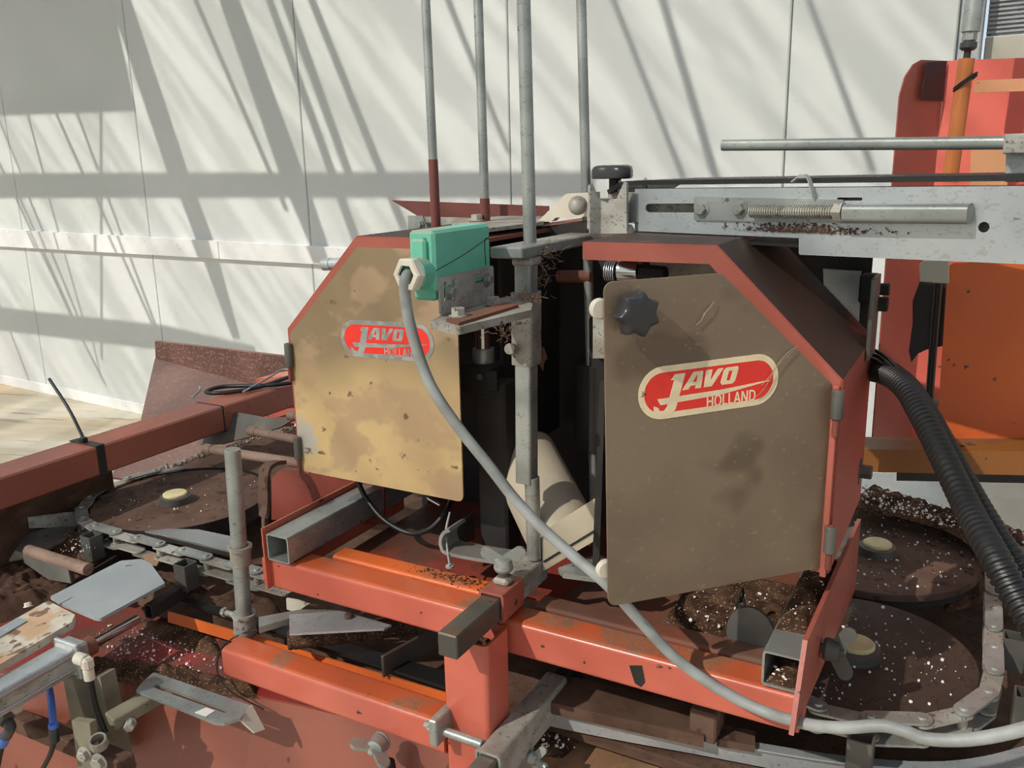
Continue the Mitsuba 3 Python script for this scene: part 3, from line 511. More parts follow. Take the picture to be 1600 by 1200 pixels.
part(cv, 'underside', plate([V((0.1781, 0.2788, 1.3529)), V((0.7727, 0.1251, 1.3475)), V((0.7727, 0.1251, 1.3475)) + rn * .18, V((0.1781, 0.2788, 1.3529)) + rn * .18], .004, back=(0, 0, 1)), 'mat_iron', False)
ad = part(cv, 'tension_plate', plate([(0.275, 0.2393, 1.4182), (0.4908, 0.1835, 1.4161), (0.493, 0.183, 1.386), (0.2762, 0.239, 1.3842)], .004, r=.003, back=(0, 1, 0)), 'mat_galv', False)
fwd = -rn
for q in ((0.2891, 0.2357, 1.4001), (0.348, 0.2204, 1.4012)): part(ad, 'bolt', hexhead(q, fwd, .0088, .009, 1.35), 'mat_galv')
part(cv, 'threaded_rod', sweep(np.linspace(V((0.3661, 0.2054, 1.3995)), V((0.4854, 0.1746, 1.4011)), 288), circ(1, 12), scale=.0088 - .0018 * (np.arange(288) % 8 < 4)), 'mat_galv_grimy', 30)
part(cv, 'lock_nut', lathe((0.4829, 0.1752, 1.4011), rd, [(0, 0), (.0125, 0), (.0125, .011), (0, .011)], 6), 'mat_galv_grimy', False)
part(cv, 'thread_sleeve', rbar((0.4961, 0.1718, 1.3989), (0.6392, 0.1348, 1.4021), .026, .0235, .007), 'mat_galv')
bs = ra + rn * .01
part(cv, 'belt', plate([bs + rd * -.01 + V(0, 0, .014), rb + rn * .01 + V(0, 0, .014), rb + rn * .20 + V(0, 0, .014), bs + rn * .19 - rd * .01 + V(0, 0, .014)], .007, back=(0, 0, -1)), 'mat_rubber', False, label='black rubber belt')
part(cv, 'belt_turn', sweep(spline([bs + V(0, 0, .0105) - rd * .008 + rn * .09, bs + V(0, 0, .008) - rd * .035 + rn * .09, bs + V(0, 0, -.004) - rd * .06 + rn * .09], 8), [(-.09, -.0035), (.09, -.0035), (.09, .0035), (-.09, .0035)]), 'mat_rubber', 30)
eb = thing('belt_end_bracket', 'speckled grey end bracket with two upright horns at the left end of the belt', 'bracket')
e0, e1, e2, e3 = V((0.0911, 0.275, 1.3514)), V((0.1622, 0.262, 1.3539)), V((0.1616, 0.262, 1.403)), V((0.0911, 0.275, 1.4061))
part(eb, 'face', plate([(0.101, 0.255, 1.3592), (0.1688, 0.245, 1.3613), (0.1679, 0.245, 1.4372), (0.1637, 0.245, 1.4401), (0.1572, 0.246, 1.4278), (0.1496, 0.247, 1.4124), (0.1339, 0.249, 1.4074), (0.1175, 0.252, 1.4141), (0.109, 0.254, 1.4287), (0.1042, 0.255, 1.4375), (0.0999, 0.255, 1.4346)], .006, back=(0, 1, 0)), 'mat_galv_grimy', False)
part(eb, 'lower_lip', plate([(0.1019, 0.253, 1.3604), (0.1696, 0.243, 1.3624), (0.1732, 0.25, 1.3551), (0.1099, 0.26, 1.349)], .02, back=(0, 1, 0)), 'mat_galv_grimy', False)
part(eb, 'inner_cup', box(V((0.1191, 0.29, 1.3883)), (.055, .05, .05), .004), 'mat_galv_grimy')
part(eb, 'web', plate([(0.1572, 0.27, 1.4211), (0.177, 0.265, 1.4212), (0.1777, 0.265, 1.3785), (0.1577, 0.27, 1.378)], .006, back=(0, 1, 0)), 'mat_galv', False)
for q in ((0.1355, 0.3, 1.435), (0.1773, 0.3, 1.4386)): part(eb, 'horn', lathe(V(q) - (0, 0, .012), (0, 0, 1), [(0, 0), (.0042, 0), (.0034, .014), (.0018, .018), (0, .0185)], 12), 'mat_galv_grimy')
hk = V((0.1022, 0.36, 1.4429)); th3 = np.linspace(0, 2 * math.pi, 72, endpoint=False)
hp = Polygon([(math.cos(x) * (.033 + .006 * math.cos(3 * x + .9)), math.sin(x) * (.033 + .006 * math.cos(3 * x + .9))) for x in th3])
kt = thing('tension_knob', 'glossy black plastic star knob above the left end of the belt', 'knob')
part(kt, 'grip', lobed(np.array(hp.exterior.coords)[:-1], shoulder(.022)).apply_translation(hk), 'mat_black', 60)
part(kt, 'stem', cyl(hk + (0, 0, -.05), hk, .010), 'mat_iron')
solo('cable_tie', 'grey plastic tie knotted round the belt edge in the middle of the rail', 'cable tie', J(strip([(0.4216, 0.2014, 1.4388), (0.4334, 0.1984, 1.4471), (0.4423, 0.195, 1.4454), (0.4484, 0.1924, 1.4322), (0.4536, 0.1911, 1.4174)], .008, .0018), box(V((0.4356, 0.1957, 1.4455)), (.012, .008, .006))), 'mat_cable', 20)
# the free rod over the conveyor
fr = thing('guide_bar', 'horizontal steel guide bar hovering above the belt, with a rounded end', 'guide bar')
g0_, g1_ = V((0.2867, 0.3437, 1.491)), V((0.7881, 0.214, 1.4799))
part(fr, 'bar', rbar(g0_, g1_, .016, .0165, .0065), 'mat_galv')
part(fr, 'holder_block', box(V((0.68, 0.242, 1.4828)) + (.02, 0, -.002), (.07, .022, .024)), 'mat_galv_grimy')
part(fr, 'holder_leg', plate([(0.6689, 0.2655, 1.471), (0.7283, 0.2502, 1.474), (0.7327, 0.249, 1.4346), (0.6712, 0.2649, 1.4348)], .02, back=(0, 1, 0)), 'mat_galv', False)

# ---------------------------------------------------------------- right background
rp = thing('red_panel', 'tall faded red sheet with rounded corner, behind the conveyor on the right', 'panel')
part(rp, 'face', plate([(0.5524, 0.9, 1.6425), (0.8361, 0.9, 1.634), (0.9269, 0.9, 0.9096), (0.5523, 0.9, 0.8664)], .003, back=(0, 1, 0)), 'mat_salmon', False)
part(rp, 'side_flange', plate([(0.5524, 0.9, 1.6425), (0.5182, 0.84, 1.642), (0.5038, 0.825, 1.6339), (0.4896, 0.81, 1.6113), (0.4857, 0.8, 1.5772), (0.4854, 0.8, 1.4155), (0.4922, 0.8, 0.8868), (0.5523, 0.9, 0.8664)], .003, back=(-.5, .6, 0)), 'mat_flange', False)
solo('black_tape', 'patch of black tape on the rounded corner of the red sheet', 'tape', plate([(0.5252, 0.838, 1.6369), (0.555, 0.893, 1.6417), (0.555, 0.893, 1.5692), (0.5217, 0.832, 1.5702), (0.5212, 0.832, 1.5884), (0.5246, 0.836, 1.6087)], .002, back=(-.5, .6, 0)), 'mat_rubber', False)
oc = thing('orange_cylinder', 'orange cylinder rod with grey barrel standing before the red sheet', 'cylinder')
o1, o0 = V((0.5877, 0.72, 1.4226)), V((0.5944, 0.72, 1.6169)); od = unit(o0 - o1)
part(oc, 'orange_tube', lathe(o1, od, [(0, 0), (.0128, 0), (.0128, .205), (0, .205)], 24), 'mat_amber')
oj = o1 + od * .200
part(oc, 'rod', cyl(oj, oj + od * .04, .0055), 'mat_iron')
part(oc, 'rubber_boot', cyl(oj + od * .018, oj + od * .034, .0135, 24, .004), 'mat_black')
part(oc, 'nut', lathe(oj + od * .034, od, [(0, 0), (.0115, 0), (.0115, .013), (0, .013)], 6), 'mat_galv', False)
part(oc, 'barrel', cyl(oj + od * .047, oj + od * .3, .0145), 'mat_galv')
solo('orange_strap', 'flat orange bar running right from the orange cylinder', 'bar', plate([(0.6101, 0.7, 1.5898), (0.8224, 0.7, 1.5873), (0.825, 0.7, 1.5662), (0.612, 0.7, 1.5702)], .006, back=(0, 1, 0)), 'mat_peach', False)
solo('cable_loop', 'black cord wound round the orange cylinder', 'cord', J(*[sweep(V((0.5962, 0.72, 1.5878)) + np.c_[np.cos(a_) * .0165, np.sin(a_) * .0165, np.cos(a_) * .012 + zz] , circ(.0018, 6), caps=False) for a_ in (np.linspace(0, 2 * math.pi, 32),) for zz in (0, .004)]), 'mat_rubber', 40)
solo('ochre_cover', 'pale ochre sheet-metal cover at the right edge, just above the belt', 'cover', plate([(0.6208, 0.5235, 1.4821), (0.6699, 0.5235, 1.4807), (0.6894, 0.5235, 1.2915), (0.6348, 0.5235, 1.2894)], .05, back=(0, 1, 0)), 'mat_peach', False)
op = thing('orange_plate', 'orange sheet with rounded corner standing on the ochre beam at right', 'plate')
part(op, 'sheet', plate([(0.6056, 0.52, 1.3029), (0.839, 0.52, 1.3136), (0.8758, 0.52, 1.0197), (0.6159, 0.52, 0.9886)], .003, r=.012, back=(0, 1, 0)), 'mat_orange', False)
part(op, 'clip', plate([(0.5655, 0.5, 1.3006), (0.5724, 0.5, 1.3069), (0.607, 0.5, 1.308), (0.6102, 0.5, 1.273), (0.5696, 0.5, 1.2742)], .03, back=(0, 1, 0)), 'mat_beige', False)
solo('rubber_flap', 'curled black rubber flap hanging left of the orange sheet', 'flap', plate([(0.5622, 0.6, 1.2615), (0.6042, 0.6, 1.2633), (0.6102, 0.6, 1.1542), (0.5832, 0.6, 1.1452), (0.5699, 0.6, 1.1362), (0.561, 0.6, 1.1206), (0.5553, 0.6, 1.1406), (0.5573, 0.6, 1.1893), (0.5541, 0.6, 1.2281)], .004, back=(0, 1, 0)), 'mat_rubber', False)
hb = thing('hanging_hose', 'black pipe ending in an elbow, left of the orange sheet', 'pipe')
part(hb, 'pipe', pipe([(0.5918, 0.58, 1.2631), (0.5935, 0.58, 1.1677), (0.5956, 0.58, 1.0647)], .0066), 'mat_rubber', 40)
part(hb, 'elbow', box(V((0.5991, 0.58, 1.0582)), (.03, .014, .012), .003), 'mat_galv_grimy')
ob = thing('ochre_beam', 'ochre beam with soil on top, behind the corrugated hoses', 'beam')
part(ob, 'beam', plate([(0.492, 0.45, 0.9967), (0.8658, 0.45, 1.0448), (0.8706, 0.45, 1.0071), (0.4947, 0.45, 0.9576)], .075, back=(0, 1, 0)), 'mat_ochre', False)
part(ob, 'brush_strip', plate([(0.5629, 0.47, 0.9594), (0.8732, 0.47, 1.0018), (0.8748, 0.47, 0.989), (0.564, 0.47, 0.946)], .02, back=(0, 1, 0)), 'mat_rubber', False)
a_, b_ = V((0.6343, 0.452, 1.0152)), V((0.8661, 0.452, 1.0442))
solo('beam_soil', 'thin layer of soil and white grains on the ochre beam', 'soil', J(mound([(a_[0], .453), (b_[0], .453), (b_[0], .52), (a_[0], .52)], a_[2] - .004, .012, .006, 3)), 'mat_soil', True, kind='stuff')
solo('steel_table', 'shiny stainless sheet under the ochre beam', 'table', plate([(0.417, 1.0679, 0.74), (0.9133, 1.3038, 0.74), (0.8717, 0.6953, 0.74), (0.7317, 0.7893, 0.74), (0.6392, 0.852, 0.74), (0.5388, 0.8874, 0.74), (0.4459, 0.9042, 0.74)], .003), 'mat_stainless', False)
bank = [(0.4511, 0.9138, 0.742)[:2], (0.4722, 0.9895, 0.742)[:2], (0.5855, 0.9286, 0.742)[:2], (0.6849, 0.88, 0.742)[:2], (0.7863, 0.8377, 0.742)[:2], (0.8119, 0.6612, 0.742)[:2], (0.7318, 0.7395, 0.742)[:2], (0.6405, 0.8221, 0.742)[:2], (0.5417, 0.856, 0.742)[:2], (0.4627, 0.8295, 0.742)[:2]]
solo('soil_bank', 'bank of potting soil with white grains behind the far right disc', 'soil', mound(bank, .735, .035, .006, 8), 'mat_soil', True, kind='stuff')
solo('soil_bank_perlite', 'white perlite grains scattered over the soil bank by the steel sheet', 'perlite', grit(420, lambda g: (lambda p: V(p[0], p[1], .752 + .012 * g.random()))(V(inquad((0.4604, 0.9454, 0.74), (0.7755, 0.8307, 0.74), (0.774, 0.7402, 0.74), (0.4732, 0.8478, 0.74))(g))), .0014, .0045, 5), 'mat_perlite', False, kind='stuff')
ch = thing('steel_channel', 'dark steel channel at the right edge, in front of the soil bank', 'channel')
part(ch, 'channel', plate([(0.7348, 0.8087, 0.73), (0.8848, 0.869, 0.73), (0.883, 0.8424, 0.73), (0.7349, 0.7826, 0.73)], .03), 'mat_steel_dark', False)
part(ch, 'face', plate([(0.7186, 0.33, 0.9176), (0.8237, 0.33, 0.935), (0.8268, 0.33, 0.9086), (0.7253, 0.33, 0.8918)], .003), 'mat_steel_dark', False)
# two corrugated hoses and the thin lines inside
H1 = [(0.4601, 0.47, 1.1232), (0.5208, 0.4, 1.1442), (0.5722, 0.27, 1.1588), (0.6059, 0.19, 1.1392), (0.6384, 0.12, 1.1064), (0.6692, 0.06, 1.0703), (0.6974, -0.01, 1.0484), (0.7301, -0.05, 1.01), (0.763, -0.09, 0.9773)]
H2 = [(0.4501, 0.54, 1.1128), (0.5168, 0.47, 1.1372), (0.5694, 0.35, 1.144), (0.6085, 0.26, 1.1238), (0.6491, 0.19, 1.08), (0.6852, 0.13, 1.0415), (0.7218, 0.08, 1.006), (0.7698, 0.03, 0.9628)]
solo('corrugated_hose', 'black corrugated hose in front, curving down from the ajar-door housing to the right edge', 'hose', corrugated(H1, .0165), 'mat_rubber', 25)
solo('corrugated_hose', 'second black corrugated hose, lying just behind and above the first', 'hose', corrugated(H2, .0155), 'mat_rubber', 25)
for k, q in enumerate(([(0.4847, 0.42, 1.1616), (0.5253, 0.38, 1.1651), (0.557, 0.3, 1.1656), (0.5732, 0.28, 1.1548)], [(0.4817, 0.44, 1.1637), (0.5275, 0.37, 1.1754), (0.5592, 0.31, 1.1674), (0.5747, 0.28, 1.1568)], [(0.4797, 0.45, 1.1722), (0.5259, 0.4, 1.1753), (0.5615, 0.32, 1.1693), (0.578, 0.28, 1.1571)])):
    solo('air_line', ('lowest', 'middle', 'uppermost')[(1, 0, 2)[k]] + ' of three thin black air lines entering the corrugated hose', 'air line', pipe(q, .0032, 8), 'mat_rubber', 50, group='thin air lines')

solo('rail_dirt', 'brown dirt clinging to the rail under the threaded rod', 'dirt', grit(900, lambda g: V((0.4351, 0.2005, 1.3815)) + rd * g.normal(0, .045) + V(0, 0, abs(g.normal(0, .006)) - .010) - rn * .0015 * g.random(), .0005, .0022, 61), 'mat_crust', False, kind='stuff')
solo('straw_wisp', 'thin pale straw wisps stuck on the ajar door across its badge', 'straw', J(*[pipe([(0.3871, -0.0388, 1.3048), (0.3819, -0.0461, 1.2981), (0.3778, -0.0491, 1.2893), (0.3734, -0.054, 1.2838)], .0005, 4), pipe([(0.3886, -0.0371, 1.3106), (0.3835, -0.0442, 1.3009), (0.3788, -0.048, 1.2944)], .0004, 4), pipe([(0.4687, 0.0518, 1.2462), (0.4569, 0.0373, 1.2361), (0.4449, 0.024, 1.2147), (0.436, 0.0155, 1.202)], .0005, 4), pipe([(0.4652, 0.0479, 1.2411), (0.4512, 0.031, 1.2257), (0.44, 0.0185, 1.2001), (0.4304, 0.0094, 1.1868)], .0004, 4)]), 'mat_web', False, kind='stuff')
solo('black_wire', 'thin black wire looping round the left end of the lower beam', 'wire', pipe([(-0.4373, -0.01, 0.6593), (-0.477, -0.02, 0.6438), (-0.4899, -0.05, 0.6276), (-0.4598, -0.09, 0.6182), (-0.4346, -0.1, 0.5997), (-0.4027, -0.1, 0.5866), (-0.3547, -0.09, 0.5702)], .0016, 6), 'mat_rubber', 40)
# ---------------------------------------------------------------- turning discs and chains
def disc(label, c, r, z, hub, cap=.030, mat='mat_disc'):
    t = thing('turning_disc', label, 'disc', 'turning discs'); c = V(c[0], c[1], 0)
    part(t, 'plate', lathe(c + (0, 0, z - .016), (0, 0, 1), [(0, 0), (r - .002, 0), (r, .002), (r, .0145), (r - .0015, .016), (0, .016)], 72), mat)
    part(t, 'rim', lathe(c + (0, 0, z - .03), (0, 0, 1), [(r - .02, 0), (r - .006, 0), (r - .006, .013), (r - .02, .013)], 72), 'mat_iron')
    h = V(hub[0], hub[1], 0)
    part(t, 'hub', lathe(h + (0, 0, z), (0, 0, 1), [(0, 0), (cap * 1.32, 0), (cap * 1.28, .016), (cap * 1.1, .018), (0, .018)], 8 if cap > .031 else 36), 'mat_steel_dark', 25)
    part(t, 'hub_cap', lathe(h + (0, 0, z + .018), (0, 0, 1), [(0, 0), (cap, 0), (cap, .004), (cap - .002, .006), (0, .0065)], 36), 'mat_cream')
    return t
dL = disc('large dusty disc on the far left with a cream hub cap', (-1.003, .318), .205, .70, (-0.9967, 0.2947, 0.7), .028)
part(dL, 'rim_ring', lathe((-1.003, .318, .67), (0, 0, 1), [(.2055, 0), (.2078, 0), (.2078, .035), (.2055, .035)], 72), 'mat_iron')
d1 = disc('dusty disc at right, the farther of the two under the corrugated hoses', (.505, .747), .204, .70, (0.5225, 0.7239, 0.7), .027)
d2 = disc('dark dusty disc at lower right, nearest the viewer, beside the right tube end', (.534, .331), .180, .70, (0.538, 0.3119, 0.7), .0285, 'mat_disc_shaded')
def link_plate(a, b, z, w=.027, t=.004):
    g = LineString([a[:2], b[:2]]).buffer(w / 2, 5); m = trimesh.creation.extrude_polygon(g, t, engine='earcut'); m.apply_translation((0, 0, z)); return m
def chain(label, path, z, pitch=.070, holders=()):
    t = thing('conveyor_chain', label, 'chain', None); P = np.array(path, float); s = np.r_[0, np.cumsum(np.linalg.norm(np.diff(P, axis=0), axis=1))]
    N = int(s[-1] / pitch); Q = np.c_[np.interp(np.arange(N + 1) * pitch, s, P[:, 0]), np.interp(np.arange(N + 1) * pitch, s, P[:, 1])]
    for i in range(N):
        a, b = Q[i], Q[i + 1]; up = i % 2
        k = part(t, 'link', J(link_plate(a, b, z + .0055 * up), link_plate(a, b, z - .024 - .0055 * up)), 'mat_galv' if up else 'mat_galv_grimy', False)
        if up:
            for q in (a, b): part(k, 'rivet', lathe((q[0], q[1], z + .0095), (0, 0, 1), [(0, 0), (.0066, 0), (.0056, .0026), (0, .0036)], 12), 'mat_galv')
        else: part(k, 'roller', J(*[cyl((q[0], q[1], z - .021), (q[0], q[1], z), .007, 12) for q in (a,)]), 'mat_galv_grimy')
    for q in holders:
        q = V(q); part(t, 'pot_holder', hollow(q + (0, 0, -.055), q, .034, .034, .003, .003, up=(0, 1, 0)), 'mat_steel_dark', False)
    return t
arc = lambda c, r, a0, a1, n=40: [(c[0] + r * math.cos(math.radians(a)), c[1] + r * math.sin(math.radians(a))) for a in np.linspace(a0, a1, n)]
cL = chain('roller chain running round the left disc and along the front to the round post', arc((-1.003, .318), .222, 138, 270) + [(-.40, .092)], .702, holders=[(-1.00, .068, .705), (-.70, .062, .705), (-1.19, .24, .71)])
cR = chain('roller chain running round the two right discs and under the grey cable', arc((.505, .747), .222, 150, 5) + arc((.534, .331), .198, 2, -125) + [(.30, .12)], .702, holders=[(.575, .105, .70), (.775, .30, .71), (.76, .47, .71)])
for nm, c, r, n, sd, lab in (('disc_perlite', (.534, .331), .165, 190, 1, 'on the nearest right disc'), ('disc_perlite', (.505, .747), .19, 300, 2, 'on the farther right disc'), ('disc_perlite', (-1.003, .318), .19, 70, 3, 'on the left disc')):
    def spot(g, c=c, r=r):
        a, q = g.uniform(0, 2 * math.pi), r * math.sqrt(g.random()); return V(c[0] + q * math.cos(a), c[1] + q * math.sin(a), .7003)
    solo(nm, 'white perlite grains lying ' + lab, 'perlite', grit(n, spot, .0008, .0036, sd), 'mat_perlite', False, kind='stuff')
solo('bed_plate', 'soil-covered bed of the machine under the discs', 'machine bed', box((-.1, .705, .578), (2.3, 1.25, .02), .002), 'mat_crust', False)
solo('soil_clump', 'dark clump of soil between the two right discs', 'soil', mound([(0.6328, 0.74, 0.66)[:2], (0.7114, 0.8255, 0.66)[:2], (0.714, 0.693, 0.66)[:2], (0.6573, 0.6373, 0.66)[:2]], .65, .05, .005, 4, fall=.02), 'mat_soil', True, kind='stuff')

# ---------------------------------------------------------------- front frame
ZT = .803
fb = thing('front_beam', 'long salmon-red front beam under both housings, with two square tubes standing on it', 'beam')
part(fb, 'beam', rbar((-.418, .0275, ZT - .0285), (.508, .0275, ZT - .0285), .055, .057, .008), 'mat_red', 40)
part(fb, 'end_cap', rbar((-.4205, .0275, ZT - .0285), (-.417, .0275, ZT - .0285), .052, .054, .007), 'mat_red', 40)
for q in ([(0.276, -0.0006, 0.7825), (0.2949, -0.0006, 0.7878), (0.3001, -0.0006, 0.7631), (0.2945, -0.0006, 0.7534), (0.285, -0.0006, 0.7567)],):
    part(fb, 'bare_patch', plate(q, .001, back=(0, 1, 0), r=.001), 'mat_iron', False, label='dark patch of bare metal')
for x0, x1, mt, lb in ((-.31, .045, 'mat_orange', 'orange inner rail behind the front beam, left of the wing screw'), (.095, .46, 'mat_dusty_paint', 'brown soil-dusted inner rail behind the front beam, under the ajar door')):
    solo('inner_rail', lb, 'rail', rbar((x0, .083, ZT - .024), (x1, .083, ZT - .024), .042, .046, .007), mt, 40)
solo('deck_sheet', 'deep red sheet under the closed-door housing', 'sheet', plate([(-.34, .13, .77), (.10, .13, .77), (.10, .46, .77), (-.34, .46, .77)], .004), 'mat_red_old', False)
solo('deck_sheet', 'brown soil-strewn red sheet under the ajar door', 'sheet', plate([(.10, .11, .772), (.455, .11, .772), (.455, .46, .772), (.10, .46, .772)], .004), 'mat_dusty_paint', False)
tl = thing('square_tube', 'grey square tube with open end on the left end of the front beam', 'tube', None)
part(tl, 'tube', hollow((-.370, -.008, .831), (-.370, .46, .831), .050, .050), 'mat_galv', 30)
tr = thing('square_tube', 'grey square tube with open end holding soil, on the right end of the front beam', 'tube', None)
part(tr, 'tube', hollow((.483, .0, .831), (.483, .46, .831), .050, .050), 'mat_galv', 30)
solo('tube_soil', 'soil with white grains heaped on the right square tube', 'soil', mound([(.462, .06), (.505, .06), (.505, .30), (.460, .30)], .8555, .022, .004, 12, fall=.012), 'mat_soil', True, kind='stuff')
solo('tube_perlite', 'white grains on the soil of the right square tube', 'perlite', grit(40, lambda g: V(g.uniform(.468, .502), g.uniform(.08, .22), .868 + .006 * g.random()), .001, .003, 7), 'mat_perlite', False, kind='stuff')
solo('tube_soil', 'soil lying inside the open end of the right square tube', 'soil', mound([(.462, .002), (.504, .002), (.504, .09), (.462, .09)], .8085, .016, .004, 13, fall=.012), 'mat_soil', True, kind='stuff')
solo('tube_perlite', 'white grains inside the open end of the right square tube', 'perlite', grit(6, lambda g: V(g.uniform(.468, .492), g.uniform(.004, .03), .818), .0024, .0036, 9), 'mat_perlite', False, kind='stuff')
gl = solo('guard_plate', 'thin red guard plate along the outer side of the left square tube', 'guard plate', plate([(-.3985, -.012, .865), (-.3985, .40, .865), (-.3985, .40, .75), (-.3985, -.012, .75)], .003, back=(-1, 0, 0)), 'mat_red', False)
gr = thing('guard_plate', 'red guard plate with wing nut along the outer side of the right square tube', 'guard plate')
part(gr, 'plate', plate([(0.516, -0.0262, 0.8988), (.516, .45, .876), (.516, .45, .745), (0.516, -0.0822, 0.8017)], .006, back=(-1, 0, 0)), 'mat_flange', False)
part(gr, 'wing_nut', wingnut((.520, .085, .83), (1, 0, 0), (0, .25, 1), 1.5), 'mat_steel_dark')
part(gr, 'threaded_stud', cyl((.50, .085, .83), (.549, .085, .83), .006), 'mat_steel_dark')
ps = thing('corner_post', 'salmon-red square post with open top, in the middle of the front', 'post')
part(ps, 'tube', hollow((.051, -.045, .002), (.051, -.045, .802), .078, .068, .0045, .009, up=(0, 1, 0)), 'mat_red', 40)
part(ps, 'inner_dirt', mound([(.018, -.073), (.084, -.073), (.084, -.017), (.018, -.017)], .765, .03, .004, 71, fall=.02), 'mat_soil', True)
lb = thing('lower_beam', 'lower salmon-red beam running left from the post, with a wing nut', 'beam')
part(lb, 'beam', rbar((-.455, -.053, .6255), (.010, -.053, .6255), .054, .056, .009), 'mat_red', 40)
part(lb, 'end_cap', rbar((-.458, -.053, .6255), (-.454, -.053, .6255), .049, .051, .008), 'mat_red', 40)
w0 = V((-0.1081, -0.081, 0.5851))
part(lb, 'washer', cyl(w0 + (0, .001, 0), w0 + (0, -.003, 0), .0165), 'mat_galv_grimy')
part(lb, 'wing_nut', wingnut(w0 + (0, -.003, 0), (.1, -1, 0), (1, 0, -.35), 1.55), 'mat_galv')
part(lb, 'stud', sweep(np.linspace(w0, w0 + (0, -.032, 0), 60), circ(1, 10), scale=.0055 - .0008 * (np.arange(60) % 4 < 2)), 'mat_galv_grimy')
sb = thing('sliding_bar', 'grey steel bar end jutting forward over the post, in a red sleeve with wing screw', 'bar')
part(sb, 'bar', bar((.065, -.141, .831), (.065, .0, .831), .032, .036, .002), 'mat_steel_dark')
part(sb, 'sleeve', hollow((.066, -.022, .833), (.066, .042, .833), .042, .046, .004, .004), 'mat_flange', 30)
part(sb, 'rear_bar', bar((.065, .136, .832), (.065, .03, .832), .033, .040, .002), 'mat_galv_grimy')
ws = V(.067, .016, .856)
part(sb, 'nut_boss', box(ws + (0, 0, .005), (.026, .028, .012), .004), 'mat_galv_grimy')
part(sb, 'screw_neck', cyl(ws + (0, 0, .008), ws + (0, 0, .026), .0085), 'mat_steel_dark')
part(sb, 'wing_screw', wingnut(ws + (0, 0, .020), (0, 0, 1), (.9, .42, 0), 1.45), 'mat_galv')
lc = thing('lower_sliding_bar', 'dusty grey tube clamped at the right side of the post, at the bottom edge', 'tube')
part(lc, 'sleeve', rbar((.110, -.115, .633), (.110, .105, .633), .038, .056, .006), 'mat_galv_grimy', 30)
part(lc, 'sleeve_lip', hollow((.110, -.118, .633), (.110, -.112, .633), .042, .060, .004, .006), 'mat_galv')
part(lc, 'inner_bar', bar((.110, -.34, .633), (.110, -.112, .633), .030, .046, .003), 'mat_steel_dark')
part(lc, 'tail_bar', bar((.110, .10, .633), (.110, .22, .633), .028, .04, .003), 'mat_iron')
wn = V(.130, -.03, .605); part(lc, 'wing_screw', wingnut(wn, (1, -.1, -.2), (0, .3, 1), 1.0), 'mat_galv')
part(lc, 'screw_stub', cyl(wn, wn + (.03, -.003, -.008), .0055), 'mat_galv')
jw = thing('clamp_jaw', 'small galvanised clamp jaw with a bright cross rod before the post', 'clamp')
j0, j1 = V((0.0229, -0.1, 0.658)), V((0.0944, -0.1, 0.6582))
part(jw, 'cross_rod', cyl(j0 - unit(j1 - j0) * .02, V(.0915, -.10, j1[2]), .0068), 'mat_galv')
part(jw, 'jaw', box(V(j0) + (-.006, .012, .004), (.014, .06, .044), .002), 'mat_galv')
part(jw, 'nut', lathe(j0 + (-.013, 0, .002), (-1, 0, .0), [(0, 0), (.0105, 0), (.0105, .009), (.006, .010), (.006, .018), (0, .018)], 6), 'mat_galv_grimy', False)
lp = thing('round_post', 'galvanised round post with two collars, left of the front beam', 'post')
p1, p0 = V((-0.464, 0, 0.9972)), V((-0.4805, 0, 0.6245)); pd = unit(p1 - p0)
part(lp, 'tube', cyl(p0, p1, .0142, 32), 'mat_galv')
c1, c2 = V((-0.471, 0, 0.7944)), V((-0.4782, 0, 0.6672))
part(lp, 'collar', lathe(c1 - pd * .016, pd, [(.0142, 0), (.0185, 0), (.0185, .030), (.0215, .030), (.0215, .036), (.0142, .036)], 28), 'mat_galv_grimy')
part(lp, 'collar', lathe(c2 - pd * .03, pd, [(.0142, 0), (.0205, 0), (.0205, .034), (.0225, .036), (.0215, .041), (.0142, .041)], 28), 'mat_galv_grimy')
part(lp, 'set_screw', cyl(c2 + (-.048, 0, .0), c2 + (-.018, 0, 0), .0055), 'mat_galv_grimy')
part(lp, 'set_screw_head', lathe(c2 + (-.047, 0, 0), (-1, 0, 0), [(0, 0), (.009, 0), (.009, .008), (0, .008)], 6), 'mat_galv_grimy', False)

# hook bracket, small cable, pvc guide between the housings
hbk = thing('hook_bracket', 'bent grey flat-bar hook left of the wing screw', 'bracket')
part(hbk, 'flat_bar', sweep(spline([(-0.0842, 0.12, 0.8782), (-0.096, 0.12, 0.8713), (-0.1031, 0.12, 0.8582), (-0.1025, 0.12, 0.8441), (-0.0912, 0.12, 0.8346), (-0.0253, 0.12, 0.8364), (0.0708, 0.12, 0.843)], 6), [(-.003, -.02), (.003, -.02), (.003, .03), (-.003, .03)], up=(0, 1, 0)), 'mat_galv', 30)
part(hbk, 'back_leaf', plate([(-0.1107, 0.14, 0.8606), (-0.125, 0.24, 0.8515), (-0.1271, 0.24, 0.7978), (-0.1096, 0.14, 0.8249)], .005, back=(.5, 1, 0)), 'mat_steel_dark', False)
cd = thing('thin_cable', 'thin grey cable dropping to a rubber grommet on the orange rail', 'cable')
part(cd, 'cable', pipe([(-0.1013, 0.13, 0.8969), (-0.1041, 0.12, 0.865), (-0.0887, 0.1, 0.8352), (-0.0745, 0.083, 0.8234)], .0020, 6), 'mat_cable', 60)
part(cd, 'grommet', lathe((-0.0941, 0.1122, 0.804), (0, 0, 1), [(0, 0), (.0075, 0), (.0075, .003), (.004, .004), (.003, .006), (0, .006)], 18), 'mat_cable')
